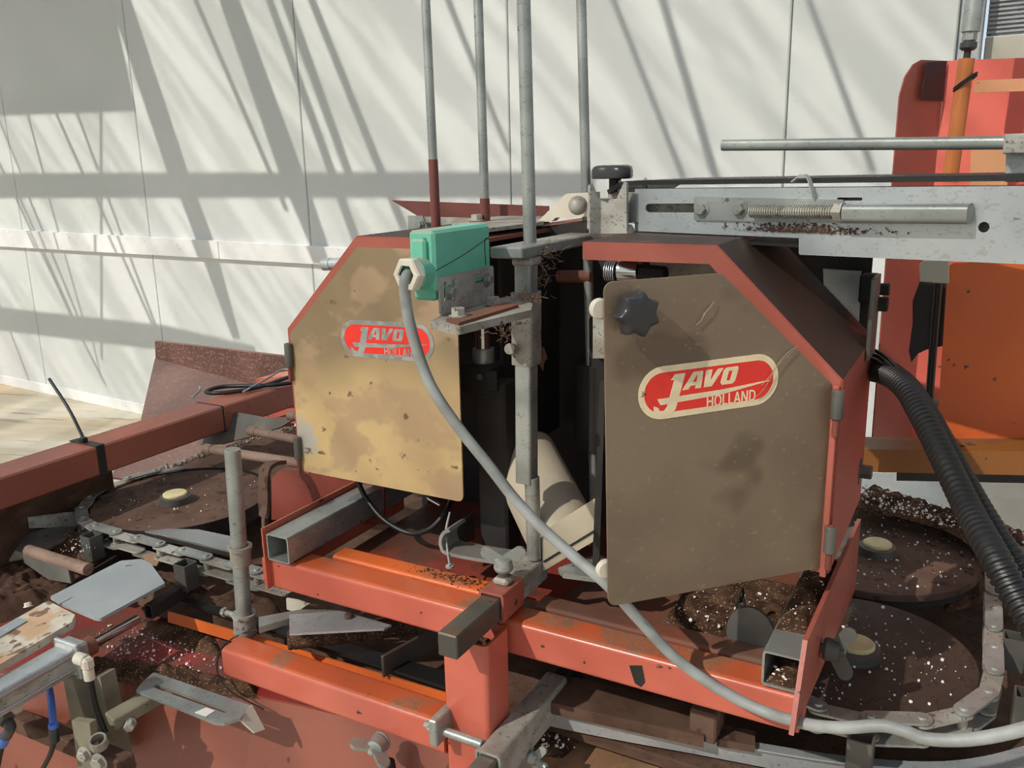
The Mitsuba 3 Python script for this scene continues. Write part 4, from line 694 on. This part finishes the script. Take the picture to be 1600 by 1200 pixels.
solo('black_hose', 'black hose looping below the closed door', 'hose', pipe([(-0.3596, 0.2, 0.8962), (-0.3299, 0.19, 0.8618), (-0.2826, 0.18, 0.8301), (-0.2253, 0.18, 0.8141), ((-0.179, 0.18, 0.8319)), (-0.1574, 0.2, 0.8606), (-0.1687, 0.24, 0.8716)], .0048, 10), 'mat_rubber', 60)
solo('bright_link', 'short bright rod below the closed door, beside the black hose', 'rod', cyl((-0.1744, 0.17, 0.8957), (-0.1476, 0.17, 0.887), .0035), 'mat_chrome')
pv = thing('pvc_guide', 'grey-beige plastic pipe guide between the two housings', 'pipe')
pe0, pe1 = V((-0.0166, 0.25, 0.959)), V((0.1024, 0.16, 0.871)); s_, u_, d_ = axes(pe1 - pe0)
L_ = np.linalg.norm(pe1 - pe0); R_ = .060
half = Polygon([(R_ * math.cos(a), R_ * math.sin(a)) for a in np.linspace(-.5, math.pi + .5, 30)] + [((R_ - .004) * math.cos(a), (R_ - .004) * math.sin(a)) for a in np.linspace(math.pi + .5, -.5, 30)])
mp = trimesh.creation.extrude_polygon(half, L_ + .02, engine='earcut'); mp.apply_transform(frame(pe0 - d_ * .02, s_, u_, d_))
part(pv, 'half_pipe', mp, 'mat_pvc', 40)
part(pv, 'guide_strip', plate([(0.0811, 0.115, 0.9006), (0.1779, 0.115, 0.9779), (0.1782, 0.115, 0.9088), (0.0825, 0.115, 0.8331)], .006, back=(0, 1, 0)), 'mat_pvc', False)
part(pv, 'strip_groove', bar((0.0849, 0.113, 0.8513), (0.1779, 0.113, 0.9254), .003, .003), 'mat_iron')
so = thing('door_stay', 'flat galvanised stay plate with a hole, at the foot of the ajar door', 'plate')
part(so, 'plate', plate([(0.1227, 0.0889, 0.86), (0.1589, 0.1629, 0.86), (0.2166, 0.1279, 0.86), (0.2069, 0.0873, 0.86), (0.1383, 0.0747, 0.86)], .008, holes=[((0.1422, 0.106, 0.86), .003)]), 'mat_galv', False)
part(so, 'foot', cyl(V((0.1634, 0.1096, 0.85)), V((0.1589, 0.1199, 0.84)), .014), 'mat_iron')
ck = thing('link_chain', 'short dark chain hanging under the ajar door', 'chain')
for k in range(4):
    c = V((0.3896, 0.16, 0.8421)) - V(0, 0, .015 * k)
    lk = sweep(c + np.array([(.0055 * math.cos(a) * (1 if k % 2 else .3), .0055 * math.cos(a) * (.2 if k % 2 else 1), .0105 * math.sin(a)) for a in np.linspace(0, 2 * math.pi, 20)]), circ(.0022, 6), caps=False)
    part(ck, 'ring', lk, 'mat_iron', 40)
solo('round_flap', 'dark grey rounded plate under the ajar door, left of the right square tube', 'plate', plate([V((0.4188, 0.1, 0.8155)) + V(.034 * math.cos(a), 0, .042 * math.sin(a)) for a in np.linspace(0, 2 * math.pi, 30)[:-1]], .006, back=(0, 1, 0)), 'mat_steel_dark', False)
solo('deck_soil', 'dark soil on the deck sheet under the ajar door', 'soil', mound([(.27, .13), (.45, .13), (.45, .36), (.27, .36)], .772, .02, .006, 15), 'mat_soil', True, kind='stuff')
solo('deck_perlite', 'white grains on the dark soil under the ajar door', 'perlite', grit(60, lambda g: V(g.uniform(.28, .42), g.uniform(.14, .28), .79), .001, .0036, 17), 'mat_perlite', False, kind='stuff')
solo('rail_soil', 'crumbs of soil on the orange inner rail near the wing screw', 'soil', grit(260, lambda g: V(-.06 + g.normal(0, .05), .083 + g.normal(0, .009), ZT - .001), .0008, .003, 19), 'mat_soil', False, kind='stuff')
# ---------------------------------------------------------------- far left: long beam, chute, guides
db = thing('side_beam', 'long red side beam running back along the far left', 'beam')
part(db, 'beam', bar((-1.172, -.14, .815), (-1.172, .93, .815), .096, .07, .004), 'mat_red_dull')
part(db, 'end_band', bar((-1.172, .58, .815), (-1.172, .585, .815), .1, .074, .002), 'mat_iron')
part(db, 'side_sheet', plate([(-1.20, -.14, .79), (-1.20, .28, .79), (-1.20, .28, .45), (-1.20, -.14, .45)], .004, back=(-1, 0, 0)), 'mat_crust', False)
bb = thing('beam_bracket', 'salmon bracket joining the side beam to the machine behind the closed-door housing', 'bracket')
part(bb, 'block', plate([(-1.3685, 0.95, 0.8195), (-1.1765, 0.95, 0.8529), (-1.1885, 0.95, 0.7382), (-1.3177, 0.95, 0.6909), (-1.3788, 0.95, 0.7374)], .1, back=(0, 1, 0)), 'mat_red', False)
part(bb, 'foot', plate([(-1.4162, 0.98, 0.7212), (-1.2343, 0.98, 0.7632), (-1.2435, 0.98, 0.677), (-1.4218, 0.98, 0.6766)], .08, back=(0, 1, 0)), 'mat_salmon', False)
part(bb, 'rib', bar((-1.3691, 0.94, 0.7367), (-1.1776, 0.94, 0.7566), .006, .006), 'mat_iron')
cz = thing('cable_strap', 'black strap round the side beam with a stiff black tail sticking up', 'strap')
q = V((-1.2031, 0.2049, 0.853)); 
part(cz, 'band', J(bar((-1.222, q[1], .8515), (-1.122, q[1], .8515), .022, .003), bar((-1.1235, q[1], .853), (-1.1235, q[1], .775), .022, .003, up=(1, 0, 0))), 'mat_rubber')
part(cz, 'lock', box(V((-1.1811, 0.2035, 0.858)), (.016, .016, .012), .002), 'mat_rubber')
part(cz, 'tail', pipe([(-1.3228, 0.3, 0.8123), (-1.3804, 0.31, 0.8811), (-1.4754, 0.33, 0.9486)], .0042, 8), 'mat_rubber', 50)
solo('cable_coil', 'black cable coiled on top of the side beam', 'cable', pipe([(-1.1083, 0.8338, 0.86), (-1.1418, 0.7768, 0.862), (-1.2654, 0.7223, 0.858), (-1.2737, 0.6623, 0.856), (-1.2226, 0.6695, 0.856), (-1.1603, 0.7443, 0.86), (-1.1351, 0.8642, 0.87)], .006, 8), 'mat_rubber', 50)
solo('grey_wire', 'thin pale grey wire lying over the side beam', 'wire', J(pipe([(-1.2415, 0.5833, 0.86), (-1.2417, 0.6127, 0.875), (-1.2605, 0.6304, 0.88)], .003, 6), pipe([(-1.1616, 0.6958, 0.86), (-1.1862, 0.824, 0.87), (-1.191, 0.8844, 0.88), (-1.1581, 0.8988, 0.88)], .003, 6)), 'mat_cable', 50)
ct = thing('soil_chute', 'brown dust-caked chute with upright back, behind the side beam', 'chute')
part(ct, 'back_sheet', plate([(-2.2058, 1.25, 0.8222), (-1.4498, 1.25, 0.8186), (-1.4628, 1.25, 0.6952), (-2.2211, 1.25, 0.6933)], .02, back=(0, 1, 0)), 'mat_rust_dust', False)
part(ct, 'slope', plate([(-2.2075, 1.24, 0.702), (-1.4529, 1.24, 0.7034), (-0.9967, 0.618, 0.6), (-1.4562, 0.4516, 0.6), (-1.6677, 0.7248, 0.74)], .006), 'mat_rust_dust', False)
gp = thing('cut_plate', 'grey sheet plate with angled edges below the side beam', 'plate')
part(gp, 'sheet', plate([(-1.2809, 0.62, 0.7899), (-1.1787, 0.62, 0.8303), (-0.9958, 0.62, 0.8212), (-0.8857, 0.62, 0.8383), (-0.9327, 0.6, 0.8098), (-1.0268, 0.58, 0.7782), (-1.1211, 0.56, 0.7531), (-1.2069, 0.56, 0.7376)], .004), 'mat_steel_dark', False)
part(gp, 'clip', box(V((-1.2452, 0.6, 0.794)), (.012, .01, .02)), 'mat_iron')
dt = thing('chain_table', 'dust-brown table sheet behind the left disc', 'table')
part(dt, 'sheet', plate([(-1.2872, 0.394, 0.679), (-1.2666, 0.6507, 0.679), (-1.2745, 0.8235, 0.679), (-1.2136, 0.971, 0.679), (-0.9653, 0.8308, 0.679), (-0.7581, 0.584, 0.679), (-0.8747, 0.4541, 0.679)], .004), 'mat_disc', False)
part(dt, 'edge_crumbs', grit(150, lambda g: V(inquad((-1.2921, 0.4184, 0.681), (-1.2709, 0.6549, 0.681), (-1.2491, 0.6396, 0.681), (-1.2586, 0.4017, 0.681))(g)) + V(0, 0, .0), .002, .007, 23), 'mat_galv_grimy', False, kind='stuff')
part(dt, 'edge_crumbs', grit(120, lambda g: V(inquad((-1.2709, 0.6549, 0.681), (-1.2239, 0.9589, 0.681), (-1.191, 0.9285, 0.681), (-1.2457, 0.6412, 0.681))(g)), .002, .006, 24), 'mat_galv_grimy', False, kind='stuff')
for q0, q1, lb in (((-0.8785, 0.3, 0.8493), (-0.5559, 0.3, 0.8577), 'longest, nearest'), ((-0.8586, 0.42, 0.8613), (-0.6608, 0.42, 0.8579), 'middle'), ((-0.8034, 0.5, 0.8853), (-0.728, 0.5, 0.8864), 'shortest, farthest')):
    rdx = unit(V(q1) - V(q0)); tq = thing('guide_pin', lb + ' of three brown round guide bars left of the closed-door housing', 'bar', 'brown guide bars')
    part(tq, 'bar', cyl(q0, q1, .0105), 'mat_bar_brown')
    part(tq, 'tip', cyl(V(q0) - rdx * .003, V(q0) + rdx * .02, .0118), 'mat_bar_brown')
hk2 = thing('bent_bracket', 'brown flat bar bent into an arch beside the round post', 'bracket')
part(hk2, 'flat_bar', sweep(spline([(-0.568, 0.22, 0.8884), (-0.563, 0.19, 0.896), (-0.5615, 0.17, 0.8918), (-0.5591, 0.16, 0.8738), (-0.5558, 0.15, 0.821), (-0.5583, 0.15, 0.7863), (-0.7647, 0.3398, 0.602)], 6), [(-.004, -.012), (.004, -.012), (.004, .012), (-.004, .012)], up=(1, .4, 0)), 'mat_disc', 30)
rb = thing('drive_box', 'red box, shade put into its deep colour, below the guide bars, behind the left square tube', 'box')
part(rb, 'front', plate([(-0.6415, 0.26, 0.8271), (-0.617, 0.26, 0.8498), (-0.3385, 0.26, 0.8862), (-0.3462, 0.26, 0.7767), (-0.6529, 0.26, 0.7308)], .004, back=(0, 1, 0)), 'mat_red_old', False)  # darker red stands in for the shade of the housing
part(rb, 'top', plate([(-0.7405, 0.3666, 0.785), (-0.7687, 0.4885, 0.785), (-0.5539, 0.5382, 0.785), (-0.4828, 0.4432, 0.785)], .004), 'mat_dusty_paint', False)
cg = thing('chain_guard', 'curved shiny steel strip over the chain beside the left disc', 'guard')
part(cg, 'strip', plate([(-0.8762, 0.1101, 0.72), (-0.842, 0.1419, 0.72), (-0.7782, 0.1692, 0.72), (-0.6499, 0.1766, 0.72), (-0.5896, 0.117, 0.72), (-0.7404, 0.1181, 0.72)], .003), 'mat_stainless', False)
part(cg, 'edge', plate([(-0.8746, 0.1085, 0.718), (-0.739, 0.1166, 0.718), (-0.5885, 0.1157, 0.718), (-0.6052, 0.1299, 0.7), (-0.752, 0.1257, 0.7), (-0.8889, 0.1241, 0.7)], .003, back=(0, 1, -.3)), 'mat_steel_dark', False)
lt = thing('trough_wall', 'grimy steel guide tray with round bar at the far left', 'tray')
part(lt, 'lip', plate([(-1.194, 0.05, 0.7169), (-1.1496, 0.14, 0.7037), (-1.1578, 0.14, 0.6668), (-1.1941, 0.05, 0.6888)], .004, back=(0, 1, 0)), 'mat_galv_grimy', False)
part(lt, 'floor_sheet', plate([(-1.2163, 0.0614, 0.68), (-1.1251, 0.1221, 0.68), (-1.0787, 0.0545, 0.68), (-1.0648, -0.0223, 0.68), (-1.0949, -0.0613, 0.68)], .004), 'mat_steel_dark', False)
part(lt, 'round_bar', cyl((-1.0587, -0.0388, 0.7), (-0.8598, -0.0408, 0.7), .0125), 'mat_bar_brown')
part(lt, 'front_sheet', plate([(-1.0628, -0.0497, 0.695), (-0.9107, -0.0482, 0.695), (-0.8975, -0.0614, 0.67), (-0.9695, -0.0532, 0.66), (-1.0537, -0.058, 0.68)], .004, back=(0, 1, -.2)), 'mat_steel_dark', False)
part(lt, 'side_sheet', plate([(-0.9267, -0.054, 0.66), (-0.9451, 0.0837, 0.66), (-0.9703, 0.0984, 0.63), (-0.9385, -0.0449, 0.63)], .004, back=(0, 1, -.2)), 'mat_iron', False)
part(lt, 'hook', pipe([(-1.0961, -0.03, 0.6768), (-1.0671, -0.03, 0.668), (-1.0539, -0.03, 0.6855)], .004, 8), 'mat_steel_dark')
solo('tray_soil', 'clod of wet soil with white grains in the far left tray', 'soil', mound([(-1.1363, 0.0502, 0.65)[:2], (-1.1196, 0.1602, 0.65)[:2], (-1.0168, 0.1088, 0.65)[:2], (-0.9905, 0.0493, 0.65)[:2]], .64, .05, .006, 31, fall=.03), 'mat_soil', True, kind='stuff')
solo('tray_perlite', 'white grains on the clod of soil in the far left tray', 'perlite', grit(50, lambda g: V(inquad((-1.0538, 0.0236, 0.69), (-1.0359, 0.0887, 0.69), (-0.9534, 0.0439, 0.69), (-0.9869, -0.0075, 0.69))(g)), .001, .003, 33), 'mat_perlite', False, kind='stuff')

# ---------------------------------------------------------------- trough, apron and soil at the lower left
solo('trough_ledge', 'magenta-red ledge of the soil trough strewn with soil and white grains', 'trough', plate([(-1.4115, -0.0842, 0.575), (-0.9154, 0.077, 0.575), (-0.4718, 0.1338, 0.575), (-0.0355, 0.1228, 0.575), (-0.0285, -0.0121, 0.575), (-0.3912, -0.0706, 0.575), (-0.6875, -0.1565, 0.575), (-1.0272, -0.288, 0.575)], .004), 'mat_magenta', False)
e_ = [V((-1.0329, -0.2855, 0.572)), V((-0.6921, -0.1535, 0.572)), V((-0.3948, -0.0674, 0.572)), V((0.0005, -0.0197, 0.572))]
dn = V(.0, -.13, -.40)
solo('trough_apron', 'wide smooth red apron sheet below the trough ledge', 'apron', J(*[plate([a, b, b + dn, a + dn], .004) for a, b in zip(e_[:-1], e_[1:])]), 'mat_apron', False)
solo('apron_rib', 'diagonal dirty rib across the red apron at the lower left', 'rib', bar((-0.8677, -0.24, 0.4882), (-0.4948, -0.26, 0.5257), .03, .03, .003), 'mat_crust')
solo('ledge_soil', 'broken crust of dry soil on the trough ledge at far left', 'soil', mound([(-1.3697, -0.0205, 0.58)[:2], (-1.1448, 0.0368, 0.58)[:2], (-0.9956, 0.0265, 0.58)[:2], (-1.0175, -0.0626, 0.58)[:2], (-1.0845, -0.1831, 0.58)[:2]], .576, .05, .006, 41, rough=.35), 'mat_crust', True, kind='stuff')
solo('ledge_soil', 'band of dark soil along the rim of the trough, left of the slotted bracket', 'soil', mound([(-0.7817, -0.1414, 0.576)[:2], (-0.6419, -0.0952, 0.576)[:2], (-0.41, -0.0514, 0.576)[:2], (-0.3886, -0.0731, 0.576)[:2], (-0.5789, -0.1326, 0.576)[:2], (-0.7218, -0.1709, 0.576)[:2]], .575, .03, .005, 42, fall=.02), 'mat_soil', True, kind='stuff')
solo('ledge_soil', 'brown soil on the trough ledge behind the lower beam', 'soil', mound([(-0.8172, 0.0157, 0.576)[:2], (-0.6329, 0.0511, 0.576)[:2], (-0.5288, -0.0138, 0.576)[:2], (-0.6957, -0.0212, 0.576)[:2]], .575, .02, .006, 43, fall=.03), 'mat_soil', True, kind='stuff')
solo('ledge_perlite', 'white perlite grains all over the trough ledge', 'perlite', grit(420, inquad((-0.8655, -0.0384, 0.5765), (-0.6321, 0.0505, 0.5765), (-0.3908, -0.0708, 0.5765), (-0.6996, -0.1606, 0.5765)), .0008, .0036, 44), 'mat_perlite', False, kind='stuff')
solo('pot_soil', 'mottled brown soil on the bed between the chain and the round post', 'soil', mound([(-0.9114, 0.0807, 0.62)[:2], (-0.6014, 0.1849, 0.62)[:2], (-0.4478, 0.1123, 0.62)[:2], (-0.6165, 0.042, 0.62)[:2], (-0.7876, 0.0299, 0.62)[:2]], .589, .05, .007, 45), 'mat_crust', True, kind='stuff')
solo('crumpled_leaf', 'curled dry leaf under the chain near the left pot holder', 'leaf', plate([(-0.8552, 0.0807, 0.68), (-0.8296, 0.0906, 0.69), (-0.8075, 0.0904, 0.68), (-0.8052, 0.074, 0.67), (-0.8275, 0.0697, 0.67)], .004, r=.002), 'mat_debris', False)
cn = thing('cross_channel', 'dark steel channel lying diagonally right of the grey plastic plate', 'channel')
part(cn, 'web', plate([(-0.7043, 0.0167, 0.66), (-0.7152, 0.1213, 0.66), (-0.7085, 0.1151, 0.635), (-0.7005, -0.0358, 0.635), (-0.717, -0.041, 0.65)], .004, back=(0, 1, -.2)), 'mat_steel_dark', False)
part(cn, 'end_box', hollow((-0.6967, -0.0375, 0.645), (-0.7078, 0.0623, 0.645), .02, .03), 'mat_iron', False)
gt = thing('guide_track', 'orange guide track with black strip, between the round post and the post', 'track')
ta, tb_ = V((-0.6948, 0.0168, 0.63)), V((-0.0558, 0.0442, 0.63))
part(gt, 'orange_side', plate([(-0.7021, 0.0094, 0.622), (-0.0459, 0.0281, 0.622), (-0.045, 0.0251, 0.6), (-0.7016, 0.0057, 0.6)], .003, back=(0, 1, -.2)), 'mat_orange', False)
part(gt, 'black_strip', plate([(-0.7037, 0.0375, 0.632), (-0.6843, 0.056, 0.632), (-0.0675, 0.0686, 0.632), (-0.0453, 0.0297, 0.632)], .006), 'mat_rubber', False)
bl = thing('scraper_blade', 'white-metal scraper blade with a bolt, under the front beam', 'blade')
part(bl, 'blade', plate([(-0.3564, -0.0096, 0.7), (-0.3691, 0.0042, 0.7), (-0.2915, 0.0583, 0.7), (-0.1834, 0.0573, 0.7), (-0.1875, 0.0408, 0.7), (-0.3229, -0.0459, 0.7)], .004), 'mat_galv_clean', False)
part(bl, 'bolt', lathe((-0.2663, 0.0434, 0.701), (0, 0, 1), [(0, 0), (.008, 0), (.0075, .005), (.005, .007), (0, .007)], 18), 'mat_disc')
ba = part(bl, 'arm', plate([(-0.419, -0.0209, 0.695), (-0.37, 0.0345, 0.695), (-0.3055, 0.0641, 0.695), (-0.3539, 0.0167, 0.695), (-0.3662, 0.0005, 0.695), (-0.3929, -0.0475, 0.695)], .012), 'mat_galv', False)
brp = [V((-0.351, -0.0225, 0.668)), V((-0.2561, 0.0541, 0.668)), V((-0.1806, 0.1242, 0.668))]
part(bl, 'brush', sweep(spline(brp, 30), circ(1, 12), scale=.016 + .002 * np.random.default_rng(8).random(61)), 'mat_soil', 40)
solo('brush_flat_bar', 'dark flat bar crossing under the front beam, left of the post', 'bar', bar((-0.1747, 0.0131, 0.645), (-0.1435, 0.15, 0.645), .006, .042), 'mat_steel_dark')
solo('hook_stay', 'pale hook-shaped stay hanging under the left end of the front beam', 'stay', plate([(-0.4194, 0.05, 0.6976), (-0.3926, 0.05, 0.7001), (-0.3651, 0.05, 0.6989), (-0.3851, 0.05, 0.6837), (-0.4095, 0.05, 0.6739), (-0.4203, 0.05, 0.6751)], .004, back=(0, 1, 0)), 'mat_beige', False)

# ---------------------------------------------------------------- pneumatic gripper at the lower left
gg = thing('pot_plate', 'grey plastic plate with clipped corners at the left', 'plate')
part(gg, 'plate', plate([(-0.8237, -0.1478, 0.7), (-0.8368, 0.0159, 0.7), (-0.8037, 0.0421, 0.7), (-0.7667, 0.034, 0.7), (-0.6711, -0.0117, 0.7), (-0.6641, -0.1585, 0.7), (-0.6756, -0.1617, 0.7), (-0.774, -0.156, 0.7)], .006, r=.004, slots=[((-0.8043, 0.0058, 0.7), (-0.7985, 0.0118, 0.7), .0025)]), 'mat_grey_plastic', False)
part(gg, 'tab', plate([(-0.8007, -0.1555, 0.7012), (-0.8021, -0.1284, 0.7012), (-0.7816, -0.1322, 0.7012), (-0.7782, -0.1606, 0.7012)], .0012), 'mat_grey_plastic', False)
pp = thing('peeling_block', 'off-white block with peeling rusty paint at the left edge', 'block')
part(pp, 'block', plate([(-0.7801, -0.3569, 0.7), (-0.8128, -0.159, 0.7), (-0.7185, -0.1704, 0.7), (-0.6986, -0.1908, 0.7), (-0.6687, -0.4189, 0.7)], .014, r=.004), 'mat_peeled', False)
part(pp, 'strip', plate([(-0.7673, -0.3635, 0.7025), (-0.7988, -0.2258, 0.7025), (-0.7709, -0.227, 0.7025), (-0.7436, -0.3768, 0.7025)], .002), 'mat_grey_plastic', False)
part(pp, 'bolt', hexhead((-0.8231, -0.1912, 0.7), (-.3, .2, 1), .006, .008), 'mat_ivory')
ac = thing('air_cylinder', 'silver air cylinder with polished rod, pointing from the left edge to the disc', 'air cylinder')
a0, a1 = V((-0.6541, -0.4244, 0.66)), V((-0.6613, -0.233, 0.66)); ad_ = unit(a1 - a0)
part(ac, 'barrel', rbar(a0, a1, .044, .046, .006), 'mat_galv_clean', 30)
s2, u2, _ = axes(ad_)
part(ac, 'barrel_rib', J(bar(a0 + s2 * .023 + u2 * .013, a1 + s2 * .023 + u2 * .013, .003, .006), bar(a0 + s2 * .023 - u2 * .013, a1 + s2 * .023 - u2 * .013, .003, .006)), 'mat_stainless')
part(ac, 'name_plate', bar(a0 + ad_ * .05 + s2 * .0222, a1 - ad_ * .03 + s2 * .0222, .0012, .018, .0004), 'mat_galv_grimy')
part(ac, 'end_cap', bar(a1 - ad_ * .004, a1 + ad_ * .028, .052, .054, .004), 'mat_galv')
part(ac, 'cap_clamp', bar(a1 + ad_ * .0, a1 + ad_ * .008, .06, .066, .002), 'mat_galv_clean')
part(ac, 'front_nut', cyl(a1 + ad_ * .028, a1 + ad_ * .052, .017), 'mat_dusty_paint')
part(ac, 'rod', cyl(a1 + ad_ * .05, a1 + ad_ * .15, .0085), 'mat_chrome')
f0 = V((-0.6001, -0.245, 0.6836))
ef = thing('elbow_fitting', 'cream push-in elbow fitting on the air cylinder, with a black hose', 'fitting')
part(ef, 'socket', cyl(f0 - s2 * .01, f0 + s2 * .012, .0105), 'mat_ivory')
part(ef, 'elbow', box(f0 + s2 * .014 + (0, 0, -.004), (.018, .018, .022), .004), 'mat_ivory')
part(ef, 'collar', cyl(f0 + s2 * .014 + (0, 0, -.014), f0 + s2 * .014 + (0, 0, -.034), .0088), 'mat_ivory')
f1 = f0 + s2 * .014 + V(0, 0, -.03)
part(ef, 'hose', pipe([f1, f1 + V(0, 0, -.03), f1 + V(.004, 0, -.06), f1 + V(.018, 0, -.10)], .0058, 10), 'mat_rubber', 50)
fk = float(f1[1])
fl = thing('gripper_leg', 'olive-grey pair of legs under the air cylinder, bolted at the bottom edge', 'leg')
part(fl, 'upper_leg', plate([(-0.6687, -0.24, 0.6221), (-0.6434, -0.24, 0.6345), (-0.6225, -0.24, 0.551), (-0.6341, -0.24, 0.4573), (-0.6645, -0.24, 0.4465)], .04, back=(.4, 1, 0)), 'mat_olive', False)
part(fl, 'second_leg', plate([(-0.622, -0.215, 0.6263), (-0.604, -0.215, 0.6316), (-0.59, -0.215, 0.4687), (-0.6193, -0.215, 0.4584)], .03, back=(.4, 1, 0)), 'mat_olive', False)
part(fl, 'leg_clamp', plate([(-0.5797, -0.29, 0.6014), (-0.5322, -0.29, 0.612), (-0.5377, -0.29, 0.5264), (-0.5837, -0.29, 0.51)], .012, back=(0, 1, 0)), 'mat_olive', False)
part(fl, 'bolt', hexhead((-0.5378, -0.302, 0.561), (.2, -1, 0), .010, .010), 'mat_galv_grimy')
part(fl, 'bolt', hexhead((-0.5019, -0.302, 0.5593), (.2, -1, 0), .011, .010), 'mat_galv_grimy')
part(fl, 'ring_clip', lathe((-0.4953, -0.302, 0.591), (.2, -.3, 1), [(.010, 0), (.0135, 0), (.0135, .016), (.010, .016)], 20), 'mat_galv_grimy')
sa = thing('slotted_bracket', 'galvanised bracket with a long slot and a bent end, below the lower beam', 'bracket')
part(sa, 'plate', plate([(-0.559, -0.1829, 0.6), (-0.5703, -0.1607, 0.6), (-0.5788, -0.1292, 0.6), (-0.3479, -0.123, 0.6), (-0.3372, -0.1566, 0.6), (-0.3514, -0.1789, 0.6), (-0.3658, -0.1844, 0.6)], .005, r=.003, slots=[((-0.5391, -0.1579, 0.6), (-0.3744, -0.1543, 0.6), .0042)]), 'mat_galv', False)
part(sa, 'bent_end', plate([(-0.3479, -0.123, 0.6), (-0.3372, -0.1566, 0.6), (-0.322, -0.147, 0.57), (-0.3128, -0.1273, 0.57)], .004, back=(-1, .3, 0)), 'mat_beige', False)
part(sa, 'arm', bar((-0.5559, -0.2399, 0.575), (-0.5359, -0.1587, 0.585), .034, .022), 'mat_olive')
part(sa, 'arm_bolt', hexhead(V((-0.533, -0.22, 0.5673)), (.7, -.7, 0), .009, .014, 1.2), 'mat_galv_grimy')
part(sa, 'white_label', plate([(-0.4161, -0.1814, 0.6012), (-0.41, -0.1625, 0.6012), (-0.3896, -0.162, 0.6012), (-0.3908, -0.18, 0.6012)], .001), 'mat_perlite', False)
bh = thing('air_hose', 'blue air hose with black connector hanging below the air cylinder', 'hose')
part(bh, 'hose', pipe([(-0.7162, -0.24, 0.6082), (-0.6629, -0.27, 0.6006), (-0.6163, -0.3, 0.5887)], .0058, 10), 'mat_blue', 50)
part(bh, 'ring', cyl((-0.6157, -0.3, 0.5913), (-0.616, -0.3, 0.5827), .0078), 'mat_blue')
part(bh, 'connector', cyl((-0.6157, -0.3, 0.584), (-0.6208, -0.3, 0.5556), .0082), 'mat_black')
part(bh, 'tail', pipe([(-0.6205, -0.3, 0.5569), (-0.6408, -0.3, 0.5216), (-0.6761, -0.3, 0.4764), (-0.7081, -0.3, 0.4338)], .0042, 8), 'mat_rubber', 50)
lf = thing('corner_fitting', 'cream block and black elbow fitting at the lower left corner', 'fitting')
part(lf, 'block', plate([(-0.782, -0.33, 0.604), (-0.7055, -0.33, 0.6178), (-0.6848, -0.33, 0.6098), (-0.6994, -0.33, 0.5881), (-0.7998, -0.33, 0.5432)], .03, back=(0, 1, 0)), 'mat_ivory', False)
part(lf, 'nut', cyl((-0.6748, -0.345, 0.615), (-0.6625, -0.345, 0.6095), .014, 6), 'mat_steel_dark', False)
part(lf, 'elbow', pipe([(-0.6663, -0.345, 0.6082), (-0.6585, -0.345, 0.5989), (-0.6748, -0.345, 0.5767)], .009, 12), 'mat_black', 50)
part(lf, 'collar', cyl((-0.6786, -0.345, 0.5754), (-0.6926, -0.345, 0.5561), .0095), 'mat_blue')
part(lf, 'hose', pipe([(-0.6919, -0.345, 0.5588), (-0.711, -0.345, 0.5277), (-0.7486, -0.345, 0.4512)], .007, 8), 'mat_rubber', 50)

# ---------------------------------------------------------------- lower right: curved guide rail and dusty plates
cr = solo('curved_rail', 'curved galvanised guide rail along the bottom right', 'rail', sweep(spline([(0.098, 0.06, 0.615), (0.2226, 0.0794, 0.615), (0.3481, 0.1034, 0.615), (0.4669, 0.1247, 0.615), (0.5614, 0.148, 0.615), (0.6594, 0.1861, 0.615), (0.7312, 0.2367, 0.615), (0.8133, 0.3232, 0.615)], 8), [(-.003, -.020), (.003, -.020), (.004, .011), (.013, .013), (.013, .016), (-.003, .016)]), 'mat_galv_clean', 30)
solo('dusty_plate', 'soil-crusted plate under the front beam, right of the post', 'plate', plate([(0.1022, 0.1228, 0.65), (0.3452, 0.1421, 0.65), (0.3656, 0.074, 0.65), (0.1305, 0.0459, 0.65)], .02), 'mat_crust', False)
sd = thing('chain_bracket', 'brown bracket block under the right end of the front beam', 'bracket')
part(sd, 'block', box(V((0.3612, 0.1037, 0.66)), (.04, .05, .05), .003), 'mat_disc')
part(sd, 'plate', plate([(0.3745, 0.1282, 0.64), (0.4261, 0.1338, 0.64), (0.4343, 0.0998, 0.64), (0.3807, 0.0888, 0.64)], .012), 'mat_disc', False)
solo('lit_soil_ledge', 'brown soil-covered ledge, sunlight put into its colour, at the bottom, right of the clamped tube', 'ledge', plate([(0.0773, 0.1225, 0.55), (0.3628, 0.1636, 0.55), (0.3925, 0.0592, 0.55), (0.1422, -0.0699, 0.55)], .01), 'mat_soil_sunlit', False)
solo('ledge_soil', 'dark soil with white grains in the corner by the clamped tube', 'soil', mound([(0.0778, 0.079, 0.551)[:2], (0.1048, 0.1155, 0.551)[:2], (0.1533, 0.0992, 0.551)[:2], (0.1471, 0.0516, 0.551)[:2], (0.1073, 0.0399, 0.551)[:2]], .549, .02, .005, 51, fall=.02), 'mat_soil', True, kind='stuff')
solo('ledge_perlite', 'white grains on the dark soil by the clamped tube', 'perlite', grit(26, inquad((0.0858, 0.0709, 0.565), (0.1406, 0.0896, 0.565), (0.1645, 0.0624, 0.565), (0.1148, 0.0369, 0.565)), .0016, .004, 52), 'mat_perlite', False, kind='stuff')
solo('bottom_beam', 'short stretch of red beam at the bottom edge, right of the clamped tube', 'beam', rbar((.10, -.12, .515), (.75, -.12, .515), .06, .06, .008), 'mat_red')
solo('coil_spring', 'dark ribbed spring below the wing nut of the lower beam', 'spring', corrugated([w0 + V(.012, -.004, -.030), w0 + V(.020, -.004, -.10)], .011, .006, .002), 'mat_iron', 25)
